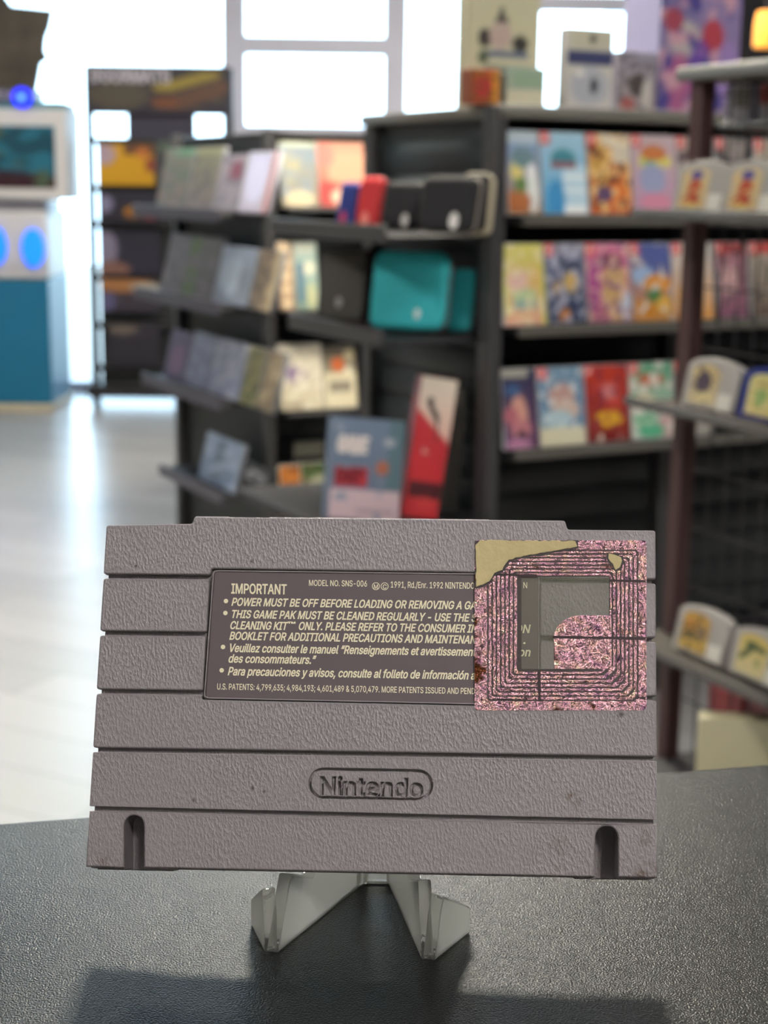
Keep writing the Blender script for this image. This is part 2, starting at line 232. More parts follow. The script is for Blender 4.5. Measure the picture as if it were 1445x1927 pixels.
# ------------------------------------------------------------------ lettering
GLYPHS = r'''
A 480 16,0,85,0,135,142,344,142,395,0,463,0,276,509,201,509|239,456,324,199,154,199,191,302
B 456 125,57,125,231,279,228,306,218,327,203,342,184,352,161,355,137,349,105,330,80,296,63,245,57|60,509,60,0,247,0,301,4,344,18,377,39,400,67,413,100,418,136,414,173,402,203,385,227,363,245,339,257,315,262,315,267,356,286,387,320,395,344,398,374,394,410,381,442,359,469,329,491,289,504,241,509|125,285,125,452,240,452,283,446,313,429,330,403,336,372,333,348,323,326,308,309,265,288
C 510 48,179,70,115,104,63,150,25,205,1,267,-7,305,-4,341,5,402,38,428,62,448,91,473,160,408,160,389,114,357,81,315,60,267,53,223,59,184,76,151,105,125,145,109,194,103,254,109,314,125,364,150,403,184,432,223,450,267,456,315,449,357,428,389,395,408,348,473,348,463,385,448,418,427,447,402,471,373,490,305,513,267,516,205,508,150,484,104,445,70,393,48,329,40,254
D 502 60,509,60,0,219,0,291,8,351,31,398,68,433,119,455,181,462,255,455,329,433,391,399,441,353,478,294,501,225,509|318,81,272,63,215,57,125,57,125,452,221,452,275,446,320,428,354,399,379,361,394,312,399,255,394,198,379,149,354,110
E 419 125,57,125,229,355,229,355,286,125,286,125,452,372,452,372,509,60,509,60,0,375,0,375,57
F 410 125,0,125,221,346,221,346,278,125,278,125,452,369,452,369,509,60,509,60,0
G 520 47,179,69,116,104,64,149,25,205,1,269,-7,326,0,377,19,419,50,451,91,471,141,478,200,478,256,283,256,283,199,414,199,410,160,396,123,374,93,345,71,309,57,269,53,224,59,184,76,151,105,125,145,109,194,103,254,109,314,125,364,150,404,183,432,222,450,265,456,315,448,356,427,387,393,408,349,474,349,465,384,429,445,374,489,340,504,304,513,265,516,203,508,149,484,103,445,69,393,47,329,40,254
H 517 60,0,125,0,125,232,392,232,392,0,457,0,457,509,392,509,392,289,125,289,125,509,60,509
I 300 31,57,31,0,269,0,269,57,183,57,183,452,269,452,269,509,31,509,31,452,118,452,118,57
K 467 60,509,60,0,125,0,125,167,198,245,372,0,449,0,243,288,448,509,364,509,124,242,125,509
L 393 60,509,60,0,361,0,361,57,125,57,125,509
M 628 119,436,170,291,286,0,342,0,507,437,504,0,568,0,568,509,476,509,315,73,277,187,152,509,60,509,60,0,122,0
N 523 120,430,202,290,387,0,463,0,463,509,399,509,403,78,343,183,136,509,60,509,60,0,125,0,125,291
O 533 48,179,70,115,105,63,150,25,205,1,267,-7,329,1,384,25,429,63,464,115,486,179,493,254,486,329,464,393,429,445,384,484,329,508,267,516,205,508,150,484,105,445,70,393,48,329,40,254|125,144,109,194,103,254,109,314,125,364,151,404,184,433,223,450,267,456,310,450,349,433,383,404,408,365,425,314,430,254,425,194,408,144,383,105,349,76,310,59,267,53,223,59,184,76,151,105
P 445 60,509,60,0,125,0,125,186,235,186,289,191,332,207,366,233,390,265,404,304,409,348,404,391,390,430,366,462,332,487,289,503,235,509|125,242,125,452,268,449,297,439,318,423,333,402,342,376,342,319,333,294,318,272,297,256,269,246
Q 533 48,179,70,115,105,63,150,25,205,1,267,-7,329,1,356,13,401,-48,468,-48,402,41,429,63,464,115,486,179,493,254,486,329,464,393,429,445,384,484,329,508,267,516,205,508,150,484,105,445,70,393,48,329,40,254|125,144,109,194,103,254,109,314,125,364,151,404,184,433,223,450,267,456,310,450,349,433,383,404,408,365,425,314,430,254,425,194,408,144,383,105,366,90,313,159,245,159,319,62,267,53,223,59,184,76,151,105
R 449 60,509,60,0,125,0,125,198,246,199,353,0,428,0,313,210,333,217,367,240,390,271,405,309,409,352,405,395,390,433,367,465,333,489,290,504,236,509|125,255,125,452,269,449,298,440,319,425,334,405,345,352,334,300,319,281,298,267,269,258
S 447 64,60,91,31,128,9,172,-4,224,-9,278,-4,323,11,360,34,386,64,403,99,408,139,405,171,395,198,359,238,312,264,169,308,131,334,119,352,115,376,118,398,145,435,167,448,225,459,267,453,302,437,326,412,337,378,401,378,394,415,377,449,351,476,316,498,275,511,227,516,180,511,138,498,102,476,75,448,58,413,52,372,60,326,86,289,128,260,296,205,332,179,342,161,346,139,341,114,329,92,311,74,286,60,224,49,166,59,142,71,123,88,110,110,104,137,38,137,46,96
T 449 32,509,32,452,193,452,193,0,257,0,257,452,417,452,417,509
U 517 60,509,60,173,66,124,85,80,114,43,154,15,203,-2,259,-8,315,-2,363,15,403,43,433,80,451,124,457,173,457,509,393,509,393,178,389,144,377,113,357,87,331,68,298,56,259,52,220,56,187,68,160,87,141,113,128,144,124,178,124,509
V 480 84,509,16,509,204,0,278,0,463,509,395,509,241,53,192,206
W 686 82,509,16,509,155,0,230,0,343,436,368,323,455,0,530,0,670,509,603,509,493,63,380,509,306,509,193,61
Y 472 91,509,16,509,203,208,203,0,268,0,268,208,455,509,381,509,237,262
a 389 48,45,68,22,94,5,126,-5,160,-9,215,1,252,25,272,52,277,52,277,0,337,0,337,251,333,290,322,320,306,343,263,372,194,384,133,375,104,364,79,346,57,322,41,291,100,274,118,301,149,322,196,331,240,322,267,297,276,255,273,243,252,230,125,211,78,193,58,179,43,161,34,138,30,108,35,73|94,87,95,124,103,139,134,159,276,190,272,115,263,93,248,74,228,59,202,49,149,47,114,61
b 424 53,0,112,0,112,59,118,59,153,17,172,4,198,-5,229,-8,274,-2,313,16,346,45,370,84,385,133,390,189,385,245,370,293,345,332,313,361,274,378,229,384,197,381,171,373,137,346,118,319,114,319,114,509,53,509|125,115,116,150,113,189,116,229,125,263,140,291,161,312,188,325,220,330,253,325,280,311,301,290,316,261,325,227,328,189,325,151,316,117,301,88,279,66,253,51,220,47,188,51,162,65,140,86
c 396 40,133,56,85,82,46,117,16,159,-2,207,-8,261,-1,306,21,341,56,363,102,304,117,282,76,243,52,207,46,173,51,145,66,124,89,108,117,99,151,96,187,99,224,108,258,124,287,145,310,173,325,226,329,270,311,298,276,303,262,362,277,340,322,305,356,260,377,207,384,159,378,117,360,82,330,56,291,40,243,34,187
d 424 39,133,55,84,79,45,111,16,151,-2,195,-8,227,-5,272,17,307,59,313,59,313,0,372,0,372,509,311,509,311,319,306,319,272,360,253,373,228,381,196,384,151,378,112,361,79,332,55,293,39,245,34,189|109,117,99,151,96,189,99,227,108,261,124,290,145,311,172,325,205,330,237,325,263,312,284,291,300,263,309,229,312,189,309,150,299,115,284,86,263,65,236,51,205,47,172,51,145,66,124,88
e 404 34,187,40,132,56,85,82,46,117,16,161,-2,212,-8,249,-5,283,4,311,19,335,39,353,63,365,91,306,105,285,73,254,53,212,46,179,50,151,61,128,80,110,106,100,139,97,169,371,169,368,242,357,282,341,315,319,341,294,361,236,382,205,384,157,378,115,359,81,329,55,290,39,242|109,270,125,294,146,313,173,326,205,330,237,326,263,314,283,294,298,269,308,221,97,221
f 254 135,519,113,505,96,486,84,461,81,379,6,379,6,327,81,327,81,0,142,0,142,327,228,327,228,379,142,379,145,443,154,460,171,470,227,468,243,521,187,530
g 425 101,-41,51,-69,82,-110,105,-127,134,-140,207,-151,251,-147,291,-136,324,-117,350,-90,367,-54,372,-9,372,379,313,379,313,319,308,319,273,360,228,382,196,384,152,378,112,361,80,332,55,293,39,246,34,191,39,136,55,90,80,53,113,27,152,10,195,5,227,8,272,28,306,68,311,68,311,-6,304,-47,282,-75,249,-92,207,-97,154,-88,122,-66|109,123,99,155,96,193,99,229,109,262,124,290,145,312,172,325,205,330,237,325,264,312,285,291,300,264,309,231,312,193,309,154,300,121,285,95,264,75,237,63,205,59,172,63,145,76,124,96
h 410 53,509,53,0,114,0,117,257,126,283,141,303,184,326,210,329,246,323,273,304,290,275,296,235,296,0,357,0,357,240,353,285,341,321,321,349,295,369,264,380,227,384,187,379,152,362,124,332,114,311,114,509
i 167 67,446,84,443,100,446,114,455,123,468,126,483,123,499,114,512,100,521,84,524,67,521,44,499,41,483,44,468|53,379,53,0,114,0,114,379
l 189 130,54,120,62,114,99,114,509,53,509,53,84,58,47,74,20,101,3,181,3,170,54
m 610 132,346,112,308,112,379,53,379,53,0,114,0,117,266,126,289,140,307,178,328,229,326,253,311,269,288,274,260,274,0,335,0,338,270,345,290,374,320,395,328,447,326,473,313,490,289,496,254,496,0,557,0,557,255,553,296,541,328,522,354,497,372,468,383,437,386,381,375,337,343,317,307,309,331,287,361,257,380,219,386,195,384,151,363
n 410 114,0,117,257,126,283,141,303,184,326,210,329,246,323,273,304,290,275,296,235,296,0,357,0,357,240,353,285,341,321,321,349,295,369,264,380,227,384,187,379,152,362,124,332,112,308,112,379,53,379,53,0
o 415 40,133,56,85,82,46,117,16,159,-2,207,-8,256,-2,299,16,333,46,359,85,376,133,381,187,376,243,359,291,333,330,299,360,256,378,207,384,159,378,117,360,82,330,56,291,40,243,34,187|108,117,99,151,96,187,99,224,108,258,124,287,145,310,173,325,207,330,242,325,270,310,292,287,307,258,316,224,319,187,316,151,307,117,292,89,270,66,242,51,207,46,173,51,145,66,124,89
p 424 112,319,112,379,53,379,53,-143,114,-143,114,59,153,17,198,-5,229,-8,274,-2,313,16,346,45,370,84,385,133,390,189,385,245,370,293,345,332,313,361,274,378,229,384,197,381,171,373,137,346,118,319|125,115,116,150,113,189,116,229,125,263,140,291,161,312,188,325,220,330,253,325,280,311,301,290,316,261,325,227,328,189,325,151,316,117,301,88,279,66,253,51,220,47,188,51,162,65,140,86
q 424 39,133,55,84,79,45,111,16,151,-2,195,-8,227,-5,272,17,306,59,311,59,311,-143,372,-143,372,379,313,379,313,319,307,319,272,360,253,373,228,381,196,384,151,378,112,361,79,332,55,293,39,245,34,189|109,117,99,151,96,189,99,227,108,261,124,290,145,311,172,325,205,330,237,325,263,312,284,291,300,263,309,229,312,189,309,150,299,115,284,86,263,65,236,51,205,47,172,51,145,66,124,88
r 259 114,0,117,262,126,284,159,315,243,322,243,384,181,380,152,367,130,347,112,321,112,379,53,379,53,0
s 365 62,38,84,18,112,3,182,-8,223,-5,260,6,290,24,312,47,326,75,331,107,325,142,306,171,275,194,144,232,124,243,112,258,109,277,114,299,131,317,156,329,187,333,219,328,243,316,268,277,324,290,299,339,279,358,254,372,223,381,187,384,149,381,115,370,87,354,65,332,51,305,47,274,53,237,72,208,104,186,237,147,254,136,265,121,268,103,262,81,244,62,217,50,181,45,150,49,124,60,105,79,94,107,36,94,45,63
t 227 150,53,136,61,128,76,126,327,204,327,204,379,126,379,126,471,65,471,65,379,6,379,6,327,65,327,65,93,72,52,92,21,125,2,203,-1,213,2,202,54,170,50
u 410 53,139,57,95,69,59,89,31,115,11,146,-1,182,-5,222,0,257,17,286,47,298,72,298,0,357,0,357,379,296,379,293,122,283,97,268,77,249,62,226,53,200,50,164,56,137,75,119,105,114,144,114,379,53,379
v 389 17,379,163,0,226,0,371,379,305,379,195,58,165,155,84,379
y 389 61,-86,47,-139,91,-145,139,-136,177,-107,204,-58,371,379,305,379,195,58,165,155,84,379,17,379,163,-1,141,-58,118,-84,88,-90
z 380 42,46,42,0,339,0,339,56,126,56,333,331,333,379,48,379,48,323,254,320
0 453 53,178,69,113,95,62,130,24,174,1,227,-7,279,1,323,24,359,62,384,113,400,178,405,254,400,330,384,395,358,447,323,484,279,508,227,516,174,508,130,484,95,447,69,395,53,330,48,254|123,144,113,194,109,254,113,314,123,365,140,405,163,435,192,453,227,460,261,453,290,435,313,405,330,365,340,314,344,254,340,194,330,144,313,103,290,74,261,56,227,50,192,56,163,74,140,103
1 453 198,509,86,427,86,358,212,448,212,55,76,55,76,0,391,0,391,55,276,55,276,509
2 453 64,47,64,0,389,0,389,57,153,60,336,259,371,318,381,372,376,411,361,445,337,474,306,497,268,511,225,516,182,511,143,496,111,473,86,442,71,405,66,362,127,362,130,390,153,433,196,457,224,460,273,449,293,436,308,419,317,397,318,348,299,305,234,229
3 453 98,30,133,10,173,-3,218,-7,266,-2,309,12,344,36,370,66,387,103,393,145,387,186,371,222,344,253,308,276,264,288,221,289,372,461,372,509,70,509,70,452,288,452,157,299,157,248,242,244,275,234,299,217,316,196,326,172,329,145,325,116,315,93,297,74,275,61,219,50,165,59,126,87,115,107,109,132,44,132,52,91,70,57
4 453 40,158,40,105,282,105,282,0,343,0,343,105,413,105,413,163,343,163,343,318,282,318,282,163,109,166,311,509,247,509
5 453 83,60,108,32,140,11,178,-2,221,-7,268,-1,309,15,343,41,369,76,385,117,391,163,388,199,379,231,345,285,321,306,294,321,229,334,178,325,134,301,151,452,366,452,366,509,96,509,67,253,128,246,167,268,218,277,248,273,275,262,297,244,314,221,324,193,328,162,324,131,314,104,298,82,276,64,250,53,196,52,173,60,138,89,127,108,122,130,60,130,66,93
6 453 84,74,109,40,142,15,182,-1,226,-7,271,-2,310,14,343,39,368,73,384,112,389,157,384,201,370,240,346,271,316,295,278,309,214,312,174,295,322,509,252,509,102,285,80,239,68,199,64,162,69,115|128,128,125,158,128,188,138,214,153,235,174,252,198,262,226,265,254,262,279,251,299,235,314,213,324,187,327,157,324,128,314,101,299,79,279,63,254,52,226,48,198,52,153,79
7 453 97,0,165,0,391,449,391,509,62,509,62,452,323,452
8 453 74,62,101,33,136,11,178,-2,226,-7,275,-2,317,11,352,33,378,62,395,96,401,135,397,166,387,195,372,220,351,241,300,267,333,282,359,308,376,342,382,380,377,417,361,450,337,477,306,498,269,511,226,516,184,511,146,498,114,477,90,450,75,417,70,380,76,342,93,308,119,282,153,265,125,256,101,241,65,195,55,166,52,135,57,96|129,91,119,113,115,139,119,165,130,189,147,208,169,223,196,232,226,235,256,232,283,223,305,208,322,189,333,165,337,139,333,113,323,91,307,74,285,60,226,49,167,60,145,74|200,457,226,460,275,449,294,437,308,420,319,376,316,351,307,330,293,313,252,292,201,292,178,300,159,313,145,330,136,351,133,376,136,399,145,420,159,437
9 453 83,269,106,237,137,214,175,199,238,196,278,214,130,0,200,0,350,224,373,270,385,309,389,347,384,393,368,434,343,468,310,494,271,510,226,516,182,510,143,494,110,469,85,436,69,397,64,352,68,307|138,295,125,352,138,407,154,429,174,446,199,457,226,460,254,457,279,446,299,429,314,407,324,381,327,350,324,321,314,295,299,273,279,257,254,247,226,243,199,247,174,257
. 188 50,41,53,24,63,9,78,-1,95,-4,113,-1,128,9,138,24,141,41,138,59,128,73,113,83,95,87,78,83,63,73,53,59
, 188 68,71,38,-119,84,-119,137,71
; 188 68,71,38,-119,84,-119,137,71|58,316,61,299,71,284,86,274,103,271,121,274,136,284,146,299,149,316,146,334,136,349,121,359,103,362,86,359,71,349,61,334
: 188 50,41,53,24,63,9,78,-1,95,-4,113,-1,128,9,138,24,141,41,138,59,128,73,113,83,95,87,78,83,63,73,53,59|50,316,53,299,63,284,78,274,95,271,113,274,128,284,138,299,141,316,138,334,128,349,113,359,95,362,78,359,63,349,53,334
- 453 114,244,114,188,337,188,337,244
/ 249 235,533,178,533,14,-76,71,-76
& 448 54,62,78,34,110,12,150,-2,197,-7,271,7,305,23,328,43,364,0,438,0,366,87,385,115,405,180,408,224,349,224,346,186,327,134,219,266,275,308,305,342,322,382,320,433,308,459,290,482,266,499,235,510,200,513,165,510,134,499,109,481,91,458,79,430,75,398,78,370,102,319,135,275,63,213,47,189,37,163,34,133,39,96|109,87,100,108,97,131,100,154,110,174,172,231,292,87,251,59,193,46,143,57|184,459,226,457,245,445,258,427,260,389,237,352,182,310,145,363,137,399,145,431,155,444
“ 300 104,509,52,318,121,318,151,509|228,509,175,318,244,318,274,509
” 300 82,509,52,318,98,318,151,509|205,509,175,318,222,318,274,509
™ 424 27,480,82,480,82,326,115,326,115,480,170,480,170,509,27,509|289,326,307,326,361,448,361,326,394,326,394,509,354,509,298,375,242,509,202,509,202,326,235,326,235,449
© 637 76,153,101,108,133,69,172,37,216,12,266,-3,318,-8,371,-3,420,12,465,37,504,69,536,108,560,153,575,202,580,254,575,307,560,356,536,401,504,440,465,472,420,496,371,511,318,517,266,511,216,496,172,472,133,440,101,401,76,356,61,307,56,254,61,202|131,176,119,214,115,254,119,295,131,333,150,368,175,398,205,423,240,442,278,454,318,457,359,454,397,442,432,423,462,398,487,368,506,333,517,295,521,254,517,214,506,176,487,141,462,111,432,86,397,67,359,55,318,51,278,55,240,67,205,86,175,111,150,141|257,318,297,341,321,344,348,340,372,328,391,309,400,286,460,286,452,317,436,345,414,368,386,386,355,398,321,402,282,397,247,382,216,358,193,328,178,293,173,254,178,215,193,180,216,150,247,126,282,112,321,107,355,110,385,122,411,140,432,163,447,191,455,223,395,223,386,199,370,181,347,169,321,165,297,168,257,191,234,230,231,254,234,278
ó 415 40,133,56,85,82,46,117,16,159,-2,207,-8,256,-2,299,16,333,46,359,85,376,133,381,187,376,243,359,291,333,330,299,360,256,378,207,384,159,378,117,360,82,330,56,291,40,243,34,187|108,117,99,151,96,187,99,224,108,258,124,287,145,310,173,325,207,330,242,325,270,310,292,287,307,258,316,224,319,187,316,151,307,117,292,89,270,66,242,51,207,46,173,51,145,66,124,89|231,429,297,529,228,529,181,429
? 358 33,418,27,378,92,378,96,404,106,425,137,453,178,462,220,452,237,441,259,406,262,384,258,357,247,334,209,298,168,269,141,230,134,200,132,152,194,152,200,205,219,235,284,284,306,311,319,344,324,382,319,418,306,451,284,478,255,498,219,511,178,516,138,511,103,499,73,479,49,452|118,41,121,24,131,9,146,-1,164,-4,181,-1,196,9,206,24,209,41,206,58,196,73,181,83,164,86,146,83,131,73,121,58
' 206 128,318,136,509,70,509,78,318
SP 188 
'''
GL = {}
for _l in GLYPHS.strip().split('\n'):
    _k, _a, _r = (_l.split(' ') + [''])[:3]
    GL[' ' if _k == 'SP' else _k] = (int(_a) / 1000, [[tuple(int(x) / 1000 for x in q) for q in zip(p.split(',')[::2], p.split(',')[1::2])] for p in _r.split('|') if p])
CAP = .509
def text_w(t): return sum(GL[c][0] for c in t)
def text_mesh(runs, ext=0., off=0.):
    """runs: (text, x, y, cap height, width or None, shear). Returns one mesh in the xy plane; neighbouring letters are filled apart so they may touch"""
    ox, oy = runs[0][1], runs[0][2]; V, Fc = [], []
    for par in (0, 1):
        cu = bpy.data.curves.new('lettering', 'CURVE'); cu.dimensions = '2D'; cu.fill_mode = 'BOTH'; cu.offset = off * 1000; cu.extrude = ext * 500; n = 0
        for t, x, y, cap, wid, sh in runs:
            k = cap / CAP; kx = wid / text_w(t) if wid else k; pen = 0
            for i_, ch in enumerate(t):
                if i_ % 2 == par:
                    for lp in GL[ch][1]:
                        sp = cu.splines.new('POLY'); sp.points.add(len(lp) - 1); sp.use_cyclic_u = True; n += 1
                        for i, (gx, gy) in enumerate(lp): sp.points[i].co = (((pen + gx) * kx + gy * k * sh + x - ox) * 1000, (gy * k + y - oy) * 1000, 0, 1)
                pen += GL[ch][0]
        if n:
            o = bpy.data.objects.new('lettering', cu); C.objects.link(o); bpy.context.view_layer.update()
            me = bpy.data.meshes.new_from_object(o.evaluated_get(bpy.context.evaluated_depsgraph_get())); bpy.data.objects.remove(o)
            b0 = len(V); V += [tuple(v.co) for v in me.vertices]; Fc += [tuple(i + b0 for i in p.vertices) for p in me.polygons]; bpy.data.meshes.remove(me)
        bpy.data.curves.remove(cu)
    me = bpy.data.meshes.new('lettering'); me.from_pydata(V, [], Fc)
    me.transform(Matrix.Translation((ox, oy, 0)) @ Matrix.Scale(.001, 4)); return me
def upright(me, y):      # lettering mesh from the xy plane into xz, facing -y
    me.transform(Matrix.Translation((0, y, 0)) @ Matrix.Rotation(R(90), 4, 'X')); return me

# ================================================================== the room
x0, x1, y0, y1 = ROOM
m_wall = mat('painted_wall', '#8d8a86', .7, noise_=(6, .05)); m_dark = mat('charcoal_metal', '#1f1e20', .45, noise_=(14, .15))
m_frame = mat('pale_aluminium', '#d2d0dc', .4)
fm = bpy.data.materials.new('polished_plank_floor'); fm.use_nodes = True; MATS['floor'] = fm
nt = fm.node_tree; b = nt.nodes['Principled BSDF']; tc = nt.nodes.new('ShaderNodeTexCoord')
br = nt.nodes.new('ShaderNodeTexBrick'); br.inputs['Scale'].default_value = 1; br.inputs['Brick Width'].default_value = 1.2; br.inputs['Row Height'].default_value = .18
br.inputs['Mortar Size'].default_value = .002
br.inputs['Color1'].default_value = (*lin('#9c9a99'), 1); br.inputs['Color2'].default_value = (*lin('#918f8e'), 1); br.inputs['Mortar'].default_value = (*lin('#7f7c7a'), 1)
mp = nt.nodes.new('ShaderNodeMapping'); mp.inputs['Rotation'].default_value = (0, 0, TH)
ns = nt.nodes.new('ShaderNodeTexNoise'); ns.inputs['Scale'].default_value = 5; ns.inputs['Detail'].default_value = 6
nt.links.new(tc.outputs['Object'], mp.inputs['Vector']); nt.links.new(mp.outputs['Vector'], br.inputs['Vector']); nt.links.new(tc.outputs['Object'], ns.inputs['Vector'])
bp = nt.nodes.new('ShaderNodeBump'); bp.inputs['Strength'].default_value = .06; bp.inputs['Distance'].default_value = .01
nt.links.new(ns.outputs['Fac'], bp.inputs['Height']); nt.links.new(bp.outputs['Normal'], b.inputs['Normal'])
nt.links.new(br.outputs['Color'], b.inputs['Base Color']); b.inputs['Roughness'].default_value = .26
struct('floor', MB().box(x0, x1, y0, y1, -.1, 0), fm)
struct('ceiling', MB().box(x0, x1, y0, y1, CEIL_Z, CEIL_Z + .1), mat('ceiling_paint', '#3a3938', .8))
struct('wall_left', MB().box(x0 - .1, x0, y0, y1, 0, CEIL_Z), m_wall)
struct('wall_right', MB().box(x1, x1 + .1, y0, y1, 0, CEIL_Z), mat('dark_wall', '#2a282b', .7))
struct('wall_back', MB().box(x0, x1, y0 - .1, y0, 0, CEIL_Z), m_wall)

# storefront: glazed wall at the far end, seen from pixel positions on its plane
YF = y1
def fx(px): return at(px, 300, YF).x
def fz(px, py): return at(px, py, YF).z
SILL, HEAD = fz(600, 722), 2.75
mull = [fx(-330), fx(-40), fx(442), fx(741), fx(888), fx(978), fx(1225)]
wd = .062
def bar(mb, xa, xb, za, zb, d=.10): mb.box(xa, xb, YF - d / 2, YF + d / 2, za, zb, .004, 1)
# solid wall beyond the glazing on both sides, and above and below it
mb = MB(); mb.box(x0 - .1, fx(-330), YF, YF + .12, 0, CEIL_Z); mb.box(fx(1225), x1 + .1, YF, YF + .12, 0, CEIL_Z); mb.box(fx(-330), fx(1225), YF, YF + .12, HEAD, CEIL_Z)
mb.box(fx(-330), fx(1225), YF, YF + .12, 0, max(.03, SILL - .02))
struct('wall_front', mb, mat('dark_wall'))
gm = bpy.data.materials.new('window_glass'); gm.use_nodes = True; nt = gm.node_tree; nt.nodes.clear()
o_ = nt.nodes.new('ShaderNodeOutputMaterial'); tr = nt.nodes.new('ShaderNodeBsdfTransparent'); tr.inputs[0].default_value = (.95, .98, .98, 1)
gl = nt.nodes.new('ShaderNodeBsdfGlossy'); gl.inputs['Roughness'].default_value = .02; fr = nt.nodes.new('ShaderNodeFresnel'); fr.inputs[0].default_value = 1.45
mx = nt.nodes.new('ShaderNodeMixShader'); nt.links.new(fr.outputs[0], mx.inputs[0]); nt.links.new(tr.outputs[0], mx.inputs[1]); nt.links.new(gl.outputs[0], mx.inputs[2]); nt.links.new(mx.outputs[0], o_.inputs[0])
def window(n, xa, xb, rails):
    w = MB(); bar(w, xa, xa + wd, SILL - .05, HEAD, .10); bar(w, xb - wd, xb, SILL - .05, HEAD, .10)
    bar(w, xa, xb, SILL - .05, SILL, .11); bar(w, xa, xb, HEAD - .05, HEAD, .11)
    for za, zb in rails: bar(w, xa, xb, za, zb, .09)
    o = struct('window_%d' % n, w, m_frame)
    p = MB().box(xa + .01, xb - .01, YF - .004, YF + .004, SILL, HEAD - .04).build('pane', gm, o, smooth=False)
    return o
tz0, tz1 = fz(590, 103), fz(590, 70)
bz0 = fz(590, 238)
window(1, mull[0], mull[1], [])
window(2, mull[1], mull[2], [])
window(3, mull[2], mull[3], [(tz0, tz1), (bz0 - .07, bz0)])
window(4, mull[3], mull[4], [])
window(5, mull[4], mull[5], [])
window(6, mull[5], mull[6], [(fz(1110, 22), fz(1110, -6))])
for n, (xa, xb) in enumerate(zip(mull[:-1], mull[1:])):       # daylight portals for the renderer
    l = bpy.data.lights.new('daylight_portal', 'AREA'); l.shape = 'RECTANGLE'; l.size = xb - xa; l.size_y = HEAD - SILL; l.cycles.is_portal = True
    lo = bpy.data.objects.new('daylight_portal', l); C.objects.link(lo); lo.location = ((xa + xb) / 2, YF + .2, (SILL + HEAD) / 2); lo.rotation_euler = (R(-90), 0, 0)
# pavement outside
struct('floor_pavement', MB().box(-12, 12, YF + .12, YF + 14, -.12, -.02), mat('concrete_pavement', '#a6a29c', .85))
# ceiling lamps (real fittings above the frame)
def lamp_mat(k):
    m = mat('lit_diffuser_%.2f' % k, '#ffffff', emit=LAMP_POWER * k); nb = m.node_tree.nodes['Principled BSDF']; nb.inputs['Emission Color'].default_value = (*((1., .93, .78) if k > 2 else LAMP_COL), 1); return m
lab = ['above the middle aisle', 'above the right hand racks', 'above the arcade cabinet aisle', 'near the shop window', 'behind the counter on the left', 'behind the counter on the right', 'over the left side of the counter', 'over the right side of the counter']
for (lx, ly, k), lb in zip(LIGHTS, lab):
    t = empty('ceiling_light', 'square ceiling light panel ' + lb, 'ceiling light', (lx, ly, CEIL_Z), group='ceiling light panels')
    MB().box(-.32, .32, -.32, .32, -.05, 0, .004, 1).build('housing', m_frame, t); MB().box(-.29, .29, -.29, .29, -.056, -.05).build('diffuser', lamp_mat(k), t)

# ================================================================== the counter
CZ = CAM_H - .1825
cl, cr = onz(0, 1548, CZ), onz(1445, 1437, CZ)
cm_ = bpy.data.materials.new('textured_black_laminate'); cm_.use_nodes = True; nt = cm_.node_tree; b = nt.nodes['Principled BSDF']; tc = nt.nodes.new('ShaderNodeTexCoord')
b.inputs['Base Color'].default_value = (*lin('#171817'), 1); b.inputs['Roughness'].default_value = .34; b.inputs['Specular IOR Level'].default_value = .18
n1 = nt.nodes.new('ShaderNodeTexNoise'); n1.inputs['Scale'].default_value = 2000; n1.inputs['Detail'].default_value = 1.5
n2 = nt.nodes.new('ShaderNodeTexNoise'); n2.inputs['Scale'].default_value = 9; n2.inputs['Detail'].default_value = 3
bp = nt.nodes.new('ShaderNodeBump'); bp.inputs['Strength'].default_value = .42; bp.inputs['Distance'].default_value = .0006
mr = nt.nodes.new('ShaderNodeMapRange'); mr.inputs['To Min'].default_value = .26; mr.inputs['To Max'].default_value = .31
for n in (n1, n2): nt.links.new(tc.outputs['Object'], n.inputs['Vector'])
nt.links.new(n1.outputs['Fac'], bp.inputs['Height']); nt.links.new(bp.outputs['Normal'], b.inputs['Normal']); nt.links.new(n2.outputs['Fac'], mr.inputs['Value']); nt.links.new(mr.outputs[0], b.inputs['Roughness'])
dv = (cr - cl).normalized(); nv = Vector((dv.y, -dv.x, 0))
E0, E1 = cl - dv * .5, cr + dv * .45
poly = [E0 + nv * .62, E1 + nv * .62, E1, E0]
t = empty('shop_counter', 'black textured laminate shop counter in the foreground', 'counter', (poly[0] + poly[2]) / 2 * Vector((1, 1, 0)).x if False else Vector(((poly[0].x + poly[2].x) / 2, (poly[0].y + poly[2].y) / 2, 0)))
loc = t.location
P2 = [(p.x - loc.x, p.y - loc.y) for p in poly]
MB().prism(round_poly(P2, .004, 3), CZ - .03, CZ, .0015).build('countertop', cm_, t)
MB().prism(inset(P2, .05), 0, CZ - .03).build('base_cabinet', m_dark, t)

# ================================================================== the cartridge
PW, PH = .136, .08377
_rx, _ry, _rz = R(-11.20311445), R(2.84017744), R(.5350183)
_T = np.array([-2.46928093, 44.88820419, 373.47704346])
def _rot(rx, ry, rz):
    c, s = math.cos, math.sin
    X = np.array([[1, 0, 0], [0, c(rx), -s(rx)], [0, s(rx), c(rx)]]); Y = np.array([[c(ry), 0, s(ry)], [0, 1, 0], [-s(ry), 0, c(ry)]]); Z = np.array([[c(rz), -s(rz), 0], [s(rz), c(rz), 0], [0, 0, 1]])
    return Z @ Y @ X
_RM = _rot(_rx, _ry, _rz)
def uv(px, py):
    """point of the cartridge's face (metres, from its bottom centre) under a pixel of the photograph"""
    d = np.array([(px - CX) / F_PX, (py - CY) / F_PX, 1.]); n = _RM[:, 2]; q = _RM.T @ (d * (n @ _T) / (n @ d) - _T)
    return (q[0] / 1000, -q[1] / 1000 + PH / 2)
